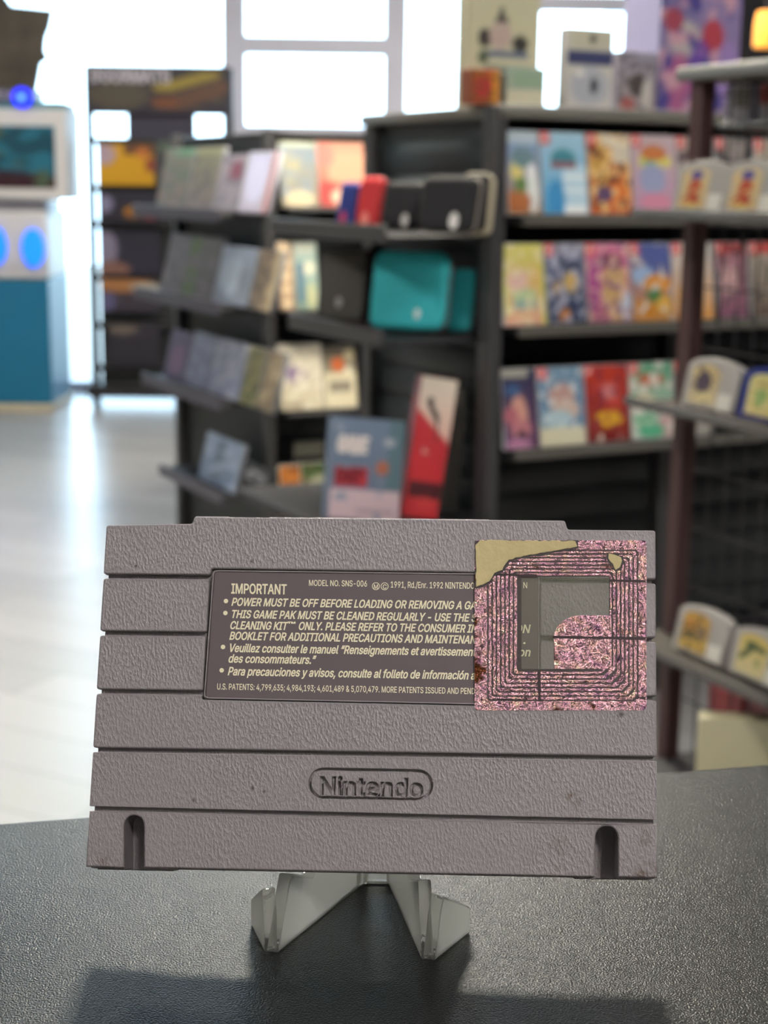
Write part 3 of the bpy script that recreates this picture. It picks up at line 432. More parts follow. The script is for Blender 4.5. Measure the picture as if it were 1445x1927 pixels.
_fl = np.diag([1., -1., -1.]); _L = _fl @ _RM @ _fl; _t = _fl @ _T / 1000
ML = Matrix([[*_L[i], _t[i]] for i in range(3)] + [[0, 0, 0, 1]])
MC = CM @ ML @ Matrix.Translation((0, -PH / 2, 0))

def ccw(pts):
    a = sum(pts[i - 1][0] * pts[i][1] - pts[i][0] * pts[i - 1][1] for i in range(len(pts))); return pts if a > 0 else list(reversed(pts))
def up(*pix): return ccw([uv(*p) for p in pix])
def xL(y): return 200 + (y - 988) / (1637 - 988) * (161 - 200)
def xR(y): return 1233.5 + (y - 997) / (1655 - 997) * 4
# leathery moulded grey plastic with a few brown stains
pm = bpy.data.materials.new('grained_grey_plastic'); pm.use_nodes = True; nt = pm.node_tree; b = nt.nodes['Principled BSDF']; tc = nt.nodes.new('ShaderNodeTexCoord')
b.inputs['Roughness'].default_value = .34; b.inputs['Specular IOR Level'].default_value = .5
def N(t, **k):
    n = nt.nodes.new(t)
    for a, v in k.items():
        if a in n.inputs: n.inputs[a].default_value = v
        else: setattr(n, a, v)
    return n
mp = N('ShaderNodeMapping'); mp.inputs['Rotation'].default_value = (0, 0, R(35)); mp.inputs['Scale'].default_value = (1, .5, .8)
n1 = N('ShaderNodeTexNoise', Scale=1650., Detail=2.5, Roughness=.5); n2 = N('ShaderNodeTexNoise', Scale=420., Detail=3.)
bp = N('ShaderNodeBump', Strength=.33, Distance=.0004)
nt.links.new(tc.outputs['Object'], mp.inputs['Vector']); nt.links.new(mp.outputs['Vector'], n1.inputs['Vector']); nt.links.new(tc.outputs['Object'], n2.inputs['Vector'])
rp = N('ShaderNodeMapRange'); rp.inputs['From Min'].default_value = .42; rp.inputs['From Max'].default_value = .75
nt.links.new(n1.outputs['Fac'], rp.inputs['Value']); nt.links.new(rp.outputs[0], bp.inputs['Height']); nt.links.new(bp.outputs['Normal'], b.inputs['Normal'])
colr = None
base = N('ShaderNodeMix', data_type='RGBA'); base.inputs['A'].default_value = (*lin('#766f72'), 1); base.inputs['B'].default_value = (*lin('#80787c'), 1)
nt.links.new(n2.outputs['Fac'], base.inputs['Factor']); colr = base.outputs['Result']
for (px, py, rad, amt) in ((1078, 1498, .0022, .85), (1083, 1510, .0018, .8), (1052, 1590, .0032, .55), (1212, 1576, .0026, .8), (1222, 1642, .0034, .85), (1198, 1646, .0024, .7), (1050, 1630, .0012, .8), (195, 1616, .0026, .6), (364, 1506, .0007, .8), (256, 1065, .0006, .8), (475, 1483, .0007, .8), (497, 1490, .0006, .8), (207, 1625, .0012, .7), (447, 1010, .0006, .8), (474, 1056, .0006, .8), (1168, 1345, .0010, .8)):
    u, v = uv(px, py)
    sub = N('ShaderNodeVectorMath', operation='DISTANCE'); sub.inputs[1].default_value = (u, v, 0)
    m2 = N('ShaderNodeMapRange'); m2.inputs['From Min'].default_value = rad; m2.inputs['From Max'].default_value = rad * .2; m2.inputs['To Max'].default_value = 1.0
    ml = N('ShaderNodeMath', operation='MULTIPLY'); m3 = N('ShaderNodeMapRange'); m3.inputs['From Min'].default_value = .42; m3.inputs['From Max'].default_value = .62; m3.inputs['To Max'].default_value = amt
    nt.links.new(tc.outputs['Object'], sub.inputs[0]); nt.links.new(sub.outputs['Value'], m2.inputs['Value'])
    ns = n1 if rad > .001 else None
    nt.links.new(n2.outputs['Fac'], m3.inputs['Value'])
    nt.links.new(m2.outputs[0], ml.inputs[0])
    if ns: nt.links.new(m3.outputs[0], ml.inputs[1])
    else: ml.inputs[1].default_value = amt
    mx = N('ShaderNodeMix', data_type='RGBA'); mx.inputs['B'].default_value = (*lin('#4a3520' if rad > .001 else '#2a2422'), 1)
    nt.links.new(ml.outputs[0], mx.inputs['Factor']); nt.links.new(colr, mx.inputs['A']); colr = mx.outputs['Result']
nt.links.new(colr, b.inputs['Base Color'])
m_plast = pm
m_smooth = mat('smooth_grey_plastic', '#857c7f', .45, noise_=(300, .04), bump=(2600, .08, .0002))

cart = bpy.data.objects.new('game_cartridge', None); C.objects.link(cart); cart.matrix_world = MC; cart.empty_display_size = .02
tag(cart, 'grey plastic game cartridge, rear side out, standing on a clear acrylic easel', 'game cartridge')
W0 = -.0022       # floor of the grooves
# groove lines: left and right pixel y
GR = [(1084, 1096), (1191, 1206), (1301, 1315), (1412, 1427), (1522, 1546)]
GR = [(1084, 1094), (1191, 1204), (1301, 1314), (1411, 1428), (1522, 1547)]
HG = 4.0
def gy(k, x): a, b_ = GR[k]; return a + (b_ - a) * (x - 190) / (1235 - 190)
TOP = [(200, 988), (361, 985.5), (366, 972), (1063, 979.5), (1068, 996.5), (1233.5, 998)]
SLOTL, SLOTR = (233, 271, 1534), (1120, 1163, 1554)
def slot_pts(s, yb):
    a, b_, yt = s; r = (b_ - a) / 2; c = (a + b_) / 2
    return [(a, yb)] + [(c - r * math.cos(q * math.pi / 8), yt + r - r * math.sin(q * math.pi / 8)) for q in range(9)] + [(b_, yb)]
yb = lambda x: 1631 + (x - 161) * (1652 - 1631) / (1237 - 161)
plate = MB()
BEV = .0004
# label recess in pixels
LAB = [(403, 1074), (1013, 1082), (1013, 1326), (386, 1312)]
# strip with the top tab, notched by the label recess
def L(k, x, s): return (x, gy(k, x) + s * HG)
plate.prism(round_poly(ccw([uv(*p) for p in TOP + [L(0, xR(1096), -1), L(0, 1014, -1), (1014, 1079), (398, 1070), L(0, 396, -1), L(0, xL(1084), -1)]]),
            .0007, 3), W0, 0, BEV)
# the short strips on both sides of the label
for k in (0, 1):
    ym = (GR[k][0] + GR[k + 1][0]) / 2; xl = 394 - 7 * k
    plate.prism(round_poly(up(L(k, xL(GR[k][0]), 1), L(k, xl, 1), L(k + 1, xl - 5, -1), L(k + 1, xL(GR[k + 1][0]), -1)), .0007, 3), W0, 0, BEV)
    plate.prism(round_poly(up(L(k, 1016, 1), L(k, xR(GR[k][1]), 1), L(k + 1, xR(GR[k + 1][1]), -1), L(k + 1, 1016, -1)), .0007, 3), W0, 0, BEV)
plate.prism(round_poly(up(L(2, xL(1301), 1), L(2, 382, 1), (379, 1316), (1016, 1330), L(2, 1016, 1), L(2, xR(1314), 1), L(3, xR(1428), -1), L(3, xL(1411), -1)), .0007, 3), W0, 0, BEV)
# bottom strip with two finger slots
s6 = [L(4, xL(1522), 1), L(4, xR(1547), 1), (xR(1652), yb(1237))] + list(reversed(slot_pts(SLOTR, yb(1142)))) + list(reversed(slot_pts(SLOTL, yb(252)))) + [(xL(1631), yb(161))]
plate.prism(ccw([uv(*p) for p in s6]), W0, 0, BEV)
body = plate
# middle shell with the slots, groove floor
mid = [(xL(988) + 6, 992)] + [(361, 990), (368, 975), (1061, 983), (1067, 1001)] + [(xR(998) - 6, 1002), (xR(1652) - 5, yb(1237) + 3)] + list(reversed(slot_pts(SLOTR, yb(1142) + 3))) + list(reversed(slot_pts(SLOTL, yb(252) + 3))) + [(xL(1631) + 6, yb(161) + 3)]
body.prism(ccw([uv(*p) for p in mid]), -.0112, W0, 0)
core = [(xL(988) + 3, 990), (361, 988), (366, 973), (1063, 981), (1069, 999), (xR(998) - 3, 1000), (xR(1655) - 1, 1656), (xR(1655) - 1, 1660), (1088, 1657.5), (1086, 1650), (312, 1636), (310, 1642.5), (xL(1637) + 2, 1639)]
body.prism(ccw([uv(*p) for p in core]), -.0195, -.0110, .0004, botbev=.0008)
for xa, xb_ in ((367, 430), (506, 920)):      # small ridges along the top edge
    ya, yb2 = 972 + (xa - 366) * .0108, 972 + (xb_ - 366) * .0108
    body.prism(up((xa, ya + 5), (xb_, yb2 + 5), (xb_, yb2 - 2.2), (xa, ya - 2.2)), -.012, -.0010, .0003)
bo = body.build('shell', m_plast, cart, ang=40)
# strip with the pressed logo: cut with the lettering
lx0, lx1, ly0, ly1 = 583, 812, 1449, 1502
def stadium(gr):
    a = uv(lx0 - gr, (ly0 + ly1) / 2 - 3); d = uv(lx1 + gr, (ly0 + ly1) / 2 + 3); r = (uv(700, ly0 - gr)[1] - uv(700, ly1 + gr)[1]) / 2
    cy = (a[1] + d[1]) / 2; out = []
    for q in range(17): an = math.pi / 2 + math.pi * q / 16; out.append((a[0] + r + r * math.cos(an), cy + r * math.sin(an)))
    for q in range(17): an = -math.pi / 2 + math.pi * q / 16; out.append((d[0] - r + r * math.cos(an), cy + r * math.sin(an)))
    return out
tx, ty = uv(599, 1495); tw = uv(797, 1498)[0] - tx; chh = uv(700, 1463)[1] - uv(700, 1496)[1]
o1, o2 = stadium(2.5), stadium(-2.5)
outline = round_poly(up(L(3, xL(1411), 1), L(3, xR(1428), 1), L(4, xR(1547), -1), L(4, xL(1522), -1)), .0004, 3)
slope = math.atan2(uv(893, 1146)[1] - uv(434, 1139)[1], uv(893, 1146)[0] - uv(434, 1139)[0])
lsl = math.tan(slope)
def logo_loops():
    k = chh / CAP; kx = tw / text_w('Nintendo'); pen = 0; out = []
    for ch in 'Nintendo':
        for lp in GL[ch][1]: out.append(inset([(tx + (pen + gx) * kx, ty + gy_ * k + (pen + gx) * kx * lsl) for gx, gy_ in lp], -.00016))
        pen += GL[ch][0]
    return out
cu = bpy.data.curves.new('logo_panel', 'CURVE'); cu.dimensions = '2D'; cu.fill_mode = 'BOTH'
bv = .00012; cu.extrude = .7; cu.bevel_depth = bv * 1000; cu.bevel_resolution = 2; cu.offset = (-bv - .00004) * 1000
for lp in [outline, o1, o2] + logo_loops():
    sp = cu.splines.new('POLY'); sp.points.add(len(lp) - 1); sp.use_cyclic_u = True
    for i, p in enumerate(lp): sp.points[i].co = (p[0] * 1000, p[1] * 1000, 0, 1)
o = bpy.data.objects.new('x', cu); C.objects.link(o); bpy.context.view_layer.update()
me = bpy.data.meshes.new_from_object(o.evaluated_get(bpy.context.evaluated_depsgraph_get())); bpy.data.objects.remove(o); bpy.data.curves.remove(cu)
me.transform(Matrix.Translation((0, 0, -.0007 - bv)) @ Matrix.Scale(.001, 4))
s5 = ob('logo_panel', me, m_plast, cart)
MB().prism(stadium(6), -.0012, -.00055).build('logo_floor', m_smooth, cart) if False else None
MB().prism(stadium(8), W0 - .0001, -.00155).build('logo_recess', m_plast, s5)
# label
lab_m = mat('label_brown_grey', '#564a4e', .5, noise_=(200, .06), bump=(3000, .05, .0001))
lb_o = MB().prism(round_poly(ccw([uv(*p) for p in LAB]), .0011, 6), W0 - .0002, -.00055, .00012).build('rear_label', lab_m, cart)
rim = round_poly(ccw([uv(*p) for p in [(400, 1071.5), (1016, 1079.5), (1016, 1329), (382, 1315)]]), .0014, 6)
i2 = inset(rim, .0005); nn = len(rim)
rb = MB().add([(*p, W0) for p in rim] + [(*p, -.00012) for p in inset(rim, .00014)] + [(*p, -.00012) for p in inset(rim, .0004)] + [(*p, W0) for p in i2],
    [(k * nn + i, k * nn + (i + 1) % nn, (k + 1) * nn + (i + 1) % nn, (k + 1) * nn + i) for k in range(3) for i in range(nn)])
rb.build('label_rim', m_smooth, cart)
ink = mat('cream_ink', '#ddd3b4', .5)
cap = lambda h: uv(600, 1200)[1] - uv(600, 1200 + h)[1]
def run(t, xa, ya, xb, yb_, h, sh=0):
    a, e = uv(xa, ya), uv(xb, yb_); return (t, a[0], a[1], cap(h), e[0] - a[0], sh)
def runs_mesh(rs, off, slope):
    me = text_mesh(rs, 0, off); return me
IT = .2
bold = [run('IMPORTANT', 434, 1116, 539, 1118, 18.5), 
        run('POWER MUST BE OFF BEFORE LOADING OR REMOVING A GA', 434, 1139, 895, 1146, 14.5, IT),
        run('THIS GAME PAK MUST BE CLEANED REGULARLY - USE THE S', 433, 1162, 896, 1168, 14.5, IT),
        run('CLEANING KIT', 431, 1183, 539, 1184, 14.5, IT), run('™', 540, 1178, 556, 1178, 8.5, 0), run('ONLY. PLEASE REFER TO THE CONSUMER IN', 560, 1184.5, 897, 1188, 14.5, IT),
        run('BOOKLET FOR ADDITIONAL PRECAUTIONS AND MAINTENAN', 430, 1203, 895, 1208.5, 14.5, IT),
        run('Veuillez consulter le manuel “Renseignements et avertissement', 429, 1226, 894, 1232.5, 15, IT),
        run('des consommateurs.”', 428, 1246, 592, 1248, 15, IT),
        run('Para precauciones y avisos, consulte al folleto de información a', 427, 1270, 894, 1277, 15, IT),
        run('ON', 967, 1190, 997, 1190, 15, IT), run('on', 975, 1234, 998, 1234, 15, IT), run('.', 983, 1211, 990, 1211, 15, IT)]
thin = [run('MODEL NO. SNS-006', 580, 1101.5, 691, 1103.5, 11), run('1991, Rd./Enr. 1992 NINTENDO', 734, 1105, 893, 1107, 11.5), run('M', 702.5, 1107.2, 711.5, 1107.2, 8),
        run('C', 719.5, 1107.2, 727.5, 1107.2, 8), run('N', 984, 1106, 993, 1106, 11),
        run('U.S. PATENTS: 4,799,635; 4,984,193; 4,601,489 & 5,070,479. MORE PATENTS ISSUED AND PEND', 407, 1297, 894, 1307, 11)]
slope = math.atan2(uv(893, 1146)[1] - uv(434, 1139)[1], uv(893, 1146)[0] - uv(434, 1139)[0])
ZI = -.00054
def put_text(rs, off):
    v, f = [], []
    for r_ in rs:
        me = text_mesh([r_], 0, off); e = (r_[1], r_[2])
        o = len(v); v += [(p.co.x, p.co.y + (p.co.x - e[0]) * math.tan(slope) , ZI) for p in me.vertices]; f += [tuple(i + o for i in p.vertices) for p in me.polygons]; bpy.data.meshes.remove(me)
    return v, f
tb = MB(); tb.add(*put_text(bold, .00007)); tb.add(*put_text(thin, .00002))
for (px, py) in ((424.5, 1130.5), (423.5, 1153), (419, 1217), (416.5, 1261)):
    c0 = uv(px, py); tb.add([(c0[0] + .00056 * math.cos(q * math.pi / 8), c0[1] + .00056 * math.sin(q * math.pi / 8), ZI) for q in range(16)], [tuple(range(16))])
for (px, py) in ((707, 1102.5), (723.5, 1102.7)):
    c0 = uv(px, py); nn = 24
    tb.add([(c0[0] + r_ * math.cos(q * 2 * math.pi / nn), c0[1] + r_ * math.sin(q * 2 * math.pi / nn), ZI) for r_ in (.00096, .00080) for q in range(nn)],
           [(i, (i + 1) % nn, nn + (i + 1) % nn, nn + i) for i in range(nn)])
tb.build('label_text', ink, lb_o, smooth=False)

# ---- the torn security tag stuck over the corner
stag = MB()
sb_m = mat('tag_residue_brown', '#2a1b1c', .5, noise_=(600, .4), bump=(1500, .4, .0002))
cu = bpy.data.materials.new('pink_copper_foil'); cu.use_nodes = True; nt = cu.node_tree; b = nt.nodes['Principled BSDF']; tc = nt.nodes.new('ShaderNodeTexCoord')
b.inputs['Metallic'].default_value = .78; b.inputs['Roughness'].default_value = .21
na = N('ShaderNodeTexNoise', Scale=760., Detail=3., Roughness=.6); nb_ = N('ShaderNodeTexNoise', Scale=330., Detail=5., Roughness=.7); nc = N('ShaderNodeTexNoise', Scale=260., Detail=3.)
for n in (na, nb_, nc): nt.links.new(tc.outputs['Object'], n.inputs['Vector'])
r1 = N('ShaderNodeValToRGB'); e = r1.color_ramp.elements; e[0].position = .32; e[0].color = (*lin('#9a6c90'), 1); e[1].position = .68; e[1].color = (*lin('#fff0d0'), 1)  # pale end of the ramp paints yellow-white glints into the foil colour
for p_, c_ in ((.42, '#dca8b8'), (.52, '#eab8be'), (.62, '#e6b4a8')): x = e.new(p_); x.color = (*lin(c_), 1)
nt.links.new(nb_.outputs['Fac'], r1.inputs['Fac'])
r2 = N('ShaderNodeMapRange'); r2.inputs['From Min'].default_value = .63; r2.inputs['From Max'].default_value = .74
# rust eats in from the left edge: a wear mark with its own place on the tag
sx = N('ShaderNodeSeparateXYZ'); nt.links.new(tc.outputs['Object'], sx.inputs[0])
ed = N('ShaderNodeMapRange'); ed.inputs['From Min'].default_value = uv(921, 1180)[0]; ed.inputs['From Max'].default_value = uv(895, 1180)[0]; ed.inputs['To Max'].default_value = .16; nt.links.new(sx.outputs[0], ed.inputs['Value'])
ad = N('ShaderNodeMath', operation='ADD'); nt.links.new(nc.outputs['Fac'], ad.inputs[0]); nt.links.new(ed.outputs[0], ad.inputs[1]); nt.links.new(ad.outputs[0], r2.inputs['Value'])
mx = N('ShaderNodeMix', data_type='RGBA'); mx.inputs['B'].default_value = (*lin('#6a3a20'), 1); nt.links.new(r2.outputs[0], mx.inputs['Factor']); nt.links.new(r1.outputs[0], mx.inputs['A'])
mps = N('ShaderNodeMapping'); mps.inputs['Scale'].default_value = (1, .45, 1); nsc = N('ShaderNodeTexNoise', Scale=1500., Detail=2.); nt.links.new(tc.outputs['Object'], mps.inputs['Vector']); nt.links.new(mps.outputs['Vector'], nsc.inputs['Vector'])
sc_ = N('ShaderNodeMapRange'); sc_.inputs['From Min'].default_value = .60; sc_.inputs['From Max'].default_value = .68; sc_.inputs['To Max'].default_value = .75; nt.links.new(nsc.outputs['Fac'], sc_.inputs['Value'])
mx2 = N('ShaderNodeMix', data_type='RGBA'); mx2.inputs['B'].default_value = (*lin('#4a2c3c'), 1); nt.links.new(sc_.outputs[0], mx2.inputs['Factor']); nt.links.new(mx.outputs['Result'], mx2.inputs['A']); mx = mx2
nt.links.new(mx.outputs['Result'], b.inputs['Base Color'])
bp = N('ShaderNodeBump', Strength=1., Distance=.0013); nt.links.new(na.outputs['Fac'], bp.inputs['Height']); nt.links.new(bp.outputs['Normal'], b.inputs['Normal'])
TX0, TX1, TY0, TY1 = 893, 1216, 1017, 1337
def pxrect(x0, y0, x1, y1): return [(x0, y1), (x1, y1), (x1, y0), (x0, y0)]
WT = .00008
# clear adhesive film, slightly yellow, over the label and the shell inside the coil
fmm = bpy.data.materials.new('yellowed_adhesive_film'); fmm.use_nodes = True; nt = fmm.node_tree; b2 = nt.nodes['Principled BSDF']; tc = nt.nodes.new('ShaderNodeTexCoord')
b2.inputs['Base Color'].default_value = (*lin('#85836f'), 1); b2.inputs['Roughness'].default_value = .25; b2.inputs['Alpha'].default_value = .34
n_ = N('ShaderNodeTexNoise', Scale=200., Detail=4.); bp = N('ShaderNodeBump', Strength=.5, Distance=.0006)
nt.links.new(tc.outputs['Object'], n_.inputs['Vector']); nt.links.new(n_.outputs['Fac'], bp.inputs['Height']); nt.links.new(bp.outputs['Normal'], b2.inputs['Normal'])
def poly_ring(outer, inner, z0, z1):
    """flat ring between two loops with the same number of points"""
    n = len(outer); v = [(*p, z) for z in (z0, z1) for l in (outer, inner) for p in l]; f = []
    for i in range(n):
        j = (i + 1) % n; f += [(2 * n + i, 2 * n + j, 3 * n + j, 3 * n + i), (i, j, 2 * n + j, 2 * n + i), (n + j, n + i, 3 * n + i, 3 * n + j)]
    return v, f
def loop(x0, y0, x1, y1, r, rbr):
    """rounded pixel rectangle; the bottom right corner is chamfered by rbr"""
    p = [(x0, y1), (x1 - rbr, y1), (x1, y1 - rbr), (x1, y0), (x0, y0)]
    return [uv(*q) for q in round_poly([(a, -b_) for a, b_ in p], [r, 1.5, 1.5, r, r], 4) for q in [(q[0], -q[1])]]
inner = (981, 1085, 1146, 1259)
base_ring = poly_ring(loop(TX0, TY0, TX1, TY1, 9, 5), loop(*inner, 3, 1), W0, WT)
tag_o = MB().add(*base_ring).build('security_tag', sb_m, cart, smooth=False)
tag_o['label'] = 'torn square security tag with a pink copper coil'
coil = MB()
lt_ = [893, 918, 926, 934, 942, 950, 958, 966, 974, 981]; rt_ = [1216, 1199.5, 1191, 1183, 1175, 1167.5, 1159.5, 1152, 1146, 1146]
tp_ = [1017, 1036, 1043, 1050, 1057, 1064, 1071, 1078, 1085, 1085]; bt_ = [1337, 1318, 1310, 1302, 1294, 1286, 1278, 1270, 1263, 1259]
gp = 1.45
for k in range(8):
    g0 = 0 if k == 0 else gp
    ch = lambda x: 5 + (1216 - x) * .22
    o_l = loop(lt_[k] + g0, tp_[k] + g0, rt_[k] - g0, bt_[k] - g0, 7, ch(rt_[k] - g0))
    i_l = loop(lt_[k + 1] - gp, tp_[k + 1] - gp, rt_[k + 1] + gp, bt_[k + 1] + gp, 7, ch(rt_[k + 1] + gp))
    coil.add(*poly_ring(o_l, i_l, WT - .00005, WT + .00022))
# the quarter-round capacitor pad inside the coil
pad = [(1042, 1259), (1150, 1259), (1150, 1158), (1110, 1158)] + [(1095 - 53 * math.sin(q * math.pi / 16) , 1199 - 41 * math.cos(q * math.pi / 16)) for q in range(0, 9)]
coil.prism(up(*pad), -.0002, WT + .0002, .00008)
coil.build('foil_coil', cu, tag_o, ang=20)
# painted shade strips where the foil sinks into the grooves and the label edge
cr_ = MB(); dk = mat('crease_painted_shade', '#2a1219', .6)
def crease_shade(p, q, w0, w1, k=8, sd=0):
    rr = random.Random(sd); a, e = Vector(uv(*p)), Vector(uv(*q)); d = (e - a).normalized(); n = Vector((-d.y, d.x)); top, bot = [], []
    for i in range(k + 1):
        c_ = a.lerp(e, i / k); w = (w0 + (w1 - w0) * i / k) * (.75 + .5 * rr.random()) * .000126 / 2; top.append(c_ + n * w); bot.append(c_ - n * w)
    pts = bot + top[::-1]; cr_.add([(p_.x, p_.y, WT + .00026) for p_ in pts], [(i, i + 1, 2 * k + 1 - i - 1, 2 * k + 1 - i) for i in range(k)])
crease_shade((925, 1081), (1010, 1084), 3.5, 6, sd=1); crease_shade((1146, 1093), (1214, 1094), 4.5, 4.5, sd=2); crease_shade((1040, 1199), (1214, 1202), 5, 5, 14, sd=3); crease_shade((1196, 1313), (1214, 1314), 4, 4, sd=4); crease_shade((1014, 1262), (1015, 1320), 5, 6, sd=5)
crease_shade((925, 1315), (985, 1317), 2, 2, sd=6)
cr_.build('crease_shade', dk, tag_o, smooth=False)
film = MB(); hp = [(981, 1259), (1042, 1259)] + [(1095 - 53 * math.sin(q * math.pi / 16), 1199 - 41 * math.cos(q * math.pi / 16)) for q in range(8, -1, -1)] + [(1110, 1158), (1146, 1158), (1146, 1085), (981, 1085)]
film.add([(*uv(*p), WT - .00002) for p in hp], [tuple(range(len(hp)))]); film.build('adhesive_film', fmm, tag_o, smooth=False)
pp = mat('torn_tan_paper', '#b8a87c', .7, noise_=(300, .18), bump=(700, .5, .0003))
rm = MB(); rr = random.Random(3)
def ragged(pts, amp=1.6):
    out = []
    for i, (p, q) in enumerate(zip(pts, pts[1:] + pts[:1])):
        n = max(1, int(math.dist(p, q) / 6))
        for k in range(n): f = k / n; out.append((p[0] + (q[0] - p[0]) * f + rr.uniform(-amp, amp) * (k > 0), p[1] + (q[1] - p[1]) * f + rr.uniform(-amp, amp) * (k > 0)))
    return out
rm.prism(up(*ragged([(896, 1105), (894.5, 1026), (903, 1017), (1082, 1019), (1086, 1029), (1060, 1034), (1010, 1043), (985, 1047), (957, 1054), (948, 1066), (945, 1073), (930, 1079), (921, 1094), (908, 1101)], 1.0)), WT, WT + .0006, .0001, 2)
rm.build('paper_remnant', pp, tag_o)
rr = random.Random(9); MB().prism(up(*ragged([(894.5, 1108), (893.5, 1018), (1087, 1017.5), (1089, 1031), (1060, 1037), (1010, 1047), (985, 1050), (959, 1058), (951, 1069), (947, 1077), (932, 1082), (923, 1097), (909, 1105)], 1.6)), WT, WT + .00042).build('burnt_paper_edge', sb_m, tag_o)
MB().prism(up(*ragged([(1142, 1040), (1156, 1041), (1171, 1047), (1173, 1057), (1168, 1071), (1157, 1076), (1150, 1064), (1141, 1053)], 1.2)), WT, WT + .00042).build('burnt_paper_edge', sb_m, tag_o)
MB().prism(up(*ragged([(1145, 1042), (1155, 1044), (1168, 1049), (1170, 1056), (1166, 1068), (1158, 1073), (1153, 1062), (1144, 1051)], .8)), WT, WT + .0005, .0001, 2).build('paper_remnant', pp, tag_o)

# ================================================================== the easel
gl_m = bpy.data.materials.new('clear_acrylic'); gl_m.use_nodes = True; nt = gl_m.node_tree; b = nt.nodes['Principled BSDF']
b.inputs['Transmission Weight'].default_value = 1; b.inputs['Roughness'].default_value = .03; b.inputs['IOR'].default_value = 1.49; b.inputs['Base Color'].default_value = (.97, .98, .96, 1)
tl = N('ShaderNodeBsdfTranslucent'); tl.inputs[0].default_value = (.95, .95, .88, 1); df = N('ShaderNodeBsdfDiffuse'); df.inputs[0].default_value = (.95, .95, .88, 1)
hz = N('ShaderNodeMixShader'); hz.inputs[0].default_value = .5; tms = N('ShaderNodeMixShader'); tms.inputs[0].default_value = .10  # a little white mixed in for light caught inside the acrylic
nt.links.new(tl.outputs[0], hz.inputs[1]); nt.links.new(df.outputs[0], hz.inputs[2])
nt.links.new(b.outputs[0], tms.inputs[1]); nt.links.new(hz.outputs[0], tms.inputs[2]); nt.links.new(tms.outputs[0], nt.nodes['Material Output'].inputs[0])
glare_m = gl_m.copy(); glare_m.name = 'clear_acrylic_painted_glare'  # broad faces whitened to paint in the bright reflections of clear acrylic
for n_ in glare_m.node_tree.nodes:
    if n_.type == 'MIX_SHADER' and n_.inputs[0].default_value < .2: n_.inputs[0].default_value = .42
ez = empty('display_easel', 'clear acrylic display easel holding up the grey cartridge', 'easel', Vector((onz(700, 1660, CZ).x, .375, CZ)))
lo = ez.location
def plateXY(p, q, prof, th):
    """vertical acrylic plate from ground point p (front) to q: prof lists (fraction along, height)"""
    p, q = Vector((p.x, p.y, 0)), Vector((q.x, q.y, 0)); d = q - p; n = Vector((-d.y, d.x, 0)).normalized() * th / 2; m = MB()
    pts = prof; k = len(pts); v = [(p + d * a + n * s + Vector((0, 0, CZ + h)) - Vector(lo)) for s in (-1, 1) for a, h in pts]
    return v, [tuple(range(k)), tuple(reversed(range(k, 2 * k)))] + [(i, (i + 1) % k, k + (i + 1) % k, k + i) for i in range(k)]
def bevelled(v, f, bev):
    m = MB().add(v, f); me = m.mesh('x', False); bm = bmesh.new(); bm.from_mesh(me); bmesh.ops.bevel(bm, geom=bm.edges[:], offset=bev, segments=2, affect='EDGES', profile=.5, clamp_overlap=True)
    bm.verts.index_update(); o = MB().add([q.co[:] for q in bm.verts], [[q.index for q in fc.verts] for fc in bm.faces]); bm.free(); bpy.data.meshes.remove(me); return o
inn = [(0, 0), (.06, .009), (.13, .0180), (.36, .0132), (.43, .0160), (.92, .057), (1, .057), (1, 0)]
def paint_glare(o, lim):
    o.data.materials.append(glare_m)
    for p in o.data.polygons: p.material_index = 1 if p.area > lim else 0
outp = [(0, 0), (.10, .010), (.2, .0155), (1, .007), (1, 0)]
for tp, cn, ou in (((511, 1792), (684, 1654), (484, 1738)), ((806, 1806), (738, 1654), (874, 1752))):
    P, Q, O = onz(*tp, CZ), onz(*cn, CZ), onz(*ou, CZ)
    lg = bevelled(*plateXY(P, Q, inn, .0034), .0005).build('leg', gl_m, ez, ang=30); paint_glare(lg, 1e-4)
    paint_glare(bevelled(*plateXY(P, O, outp, .0034), .0005).build('foot', gl_m, lg, ang=30), 5e-5)
MB().box(-.006, .006, .0055, .009, .0, .058, .0008, 2).build('hinge', gl_m, ez)

# ================================================================== shop fixtures
K1 = at(946, 500, 3.25); K1.z = 0
LA = Line(K1, BV, TH, -AV)                       # front of the near game bay
LB = Line(K1, AV, TH - math.pi / 2, -BV)         # its left end, hung with carry cases
K2 = at(524, 500, 4.5); K2.z = 0
LC = Line(K2, BV, TH, -AV)                       # end of the far gondola
LD = Line(K2, AV, TH - math.pi / 2, -BV)         # its long side
KE = at(1305, 500, 2.35); KE.z = 0
LE = Line(KE, -AV, TH - math.pi / 2, -BV)        # wire rack beside the counter
m_panel = mat('dark_slat_panel', '#262829', .5, noise_=(10, .2)); m_post = mat('dark_grey_upright', '#3b3a3b', .4, noise_=(12, .1))
m_shelf = mat('dark_steel_shelf', '#232225', .6, noise_=(12, .1)); m_lip = mat('grey_price_rail', '#5d5a54', .3); m_wire = mat('dark_wire', '#39383a', .35, metal=.4)
m_red = mat('reddish_brown_upright', '#4a3230', .5)
def slats(mb, x0, x1, y0, y1, z0, z1, step=.075):
    mb.box(x0, x1, y0 + .006, y1, z0, z1); z = z0 + .004
    while z < z1 - .02: mb.box(x0, x1, y0, y0 + .007, z, min(z + step - .008, z1), .002, 1); z += step
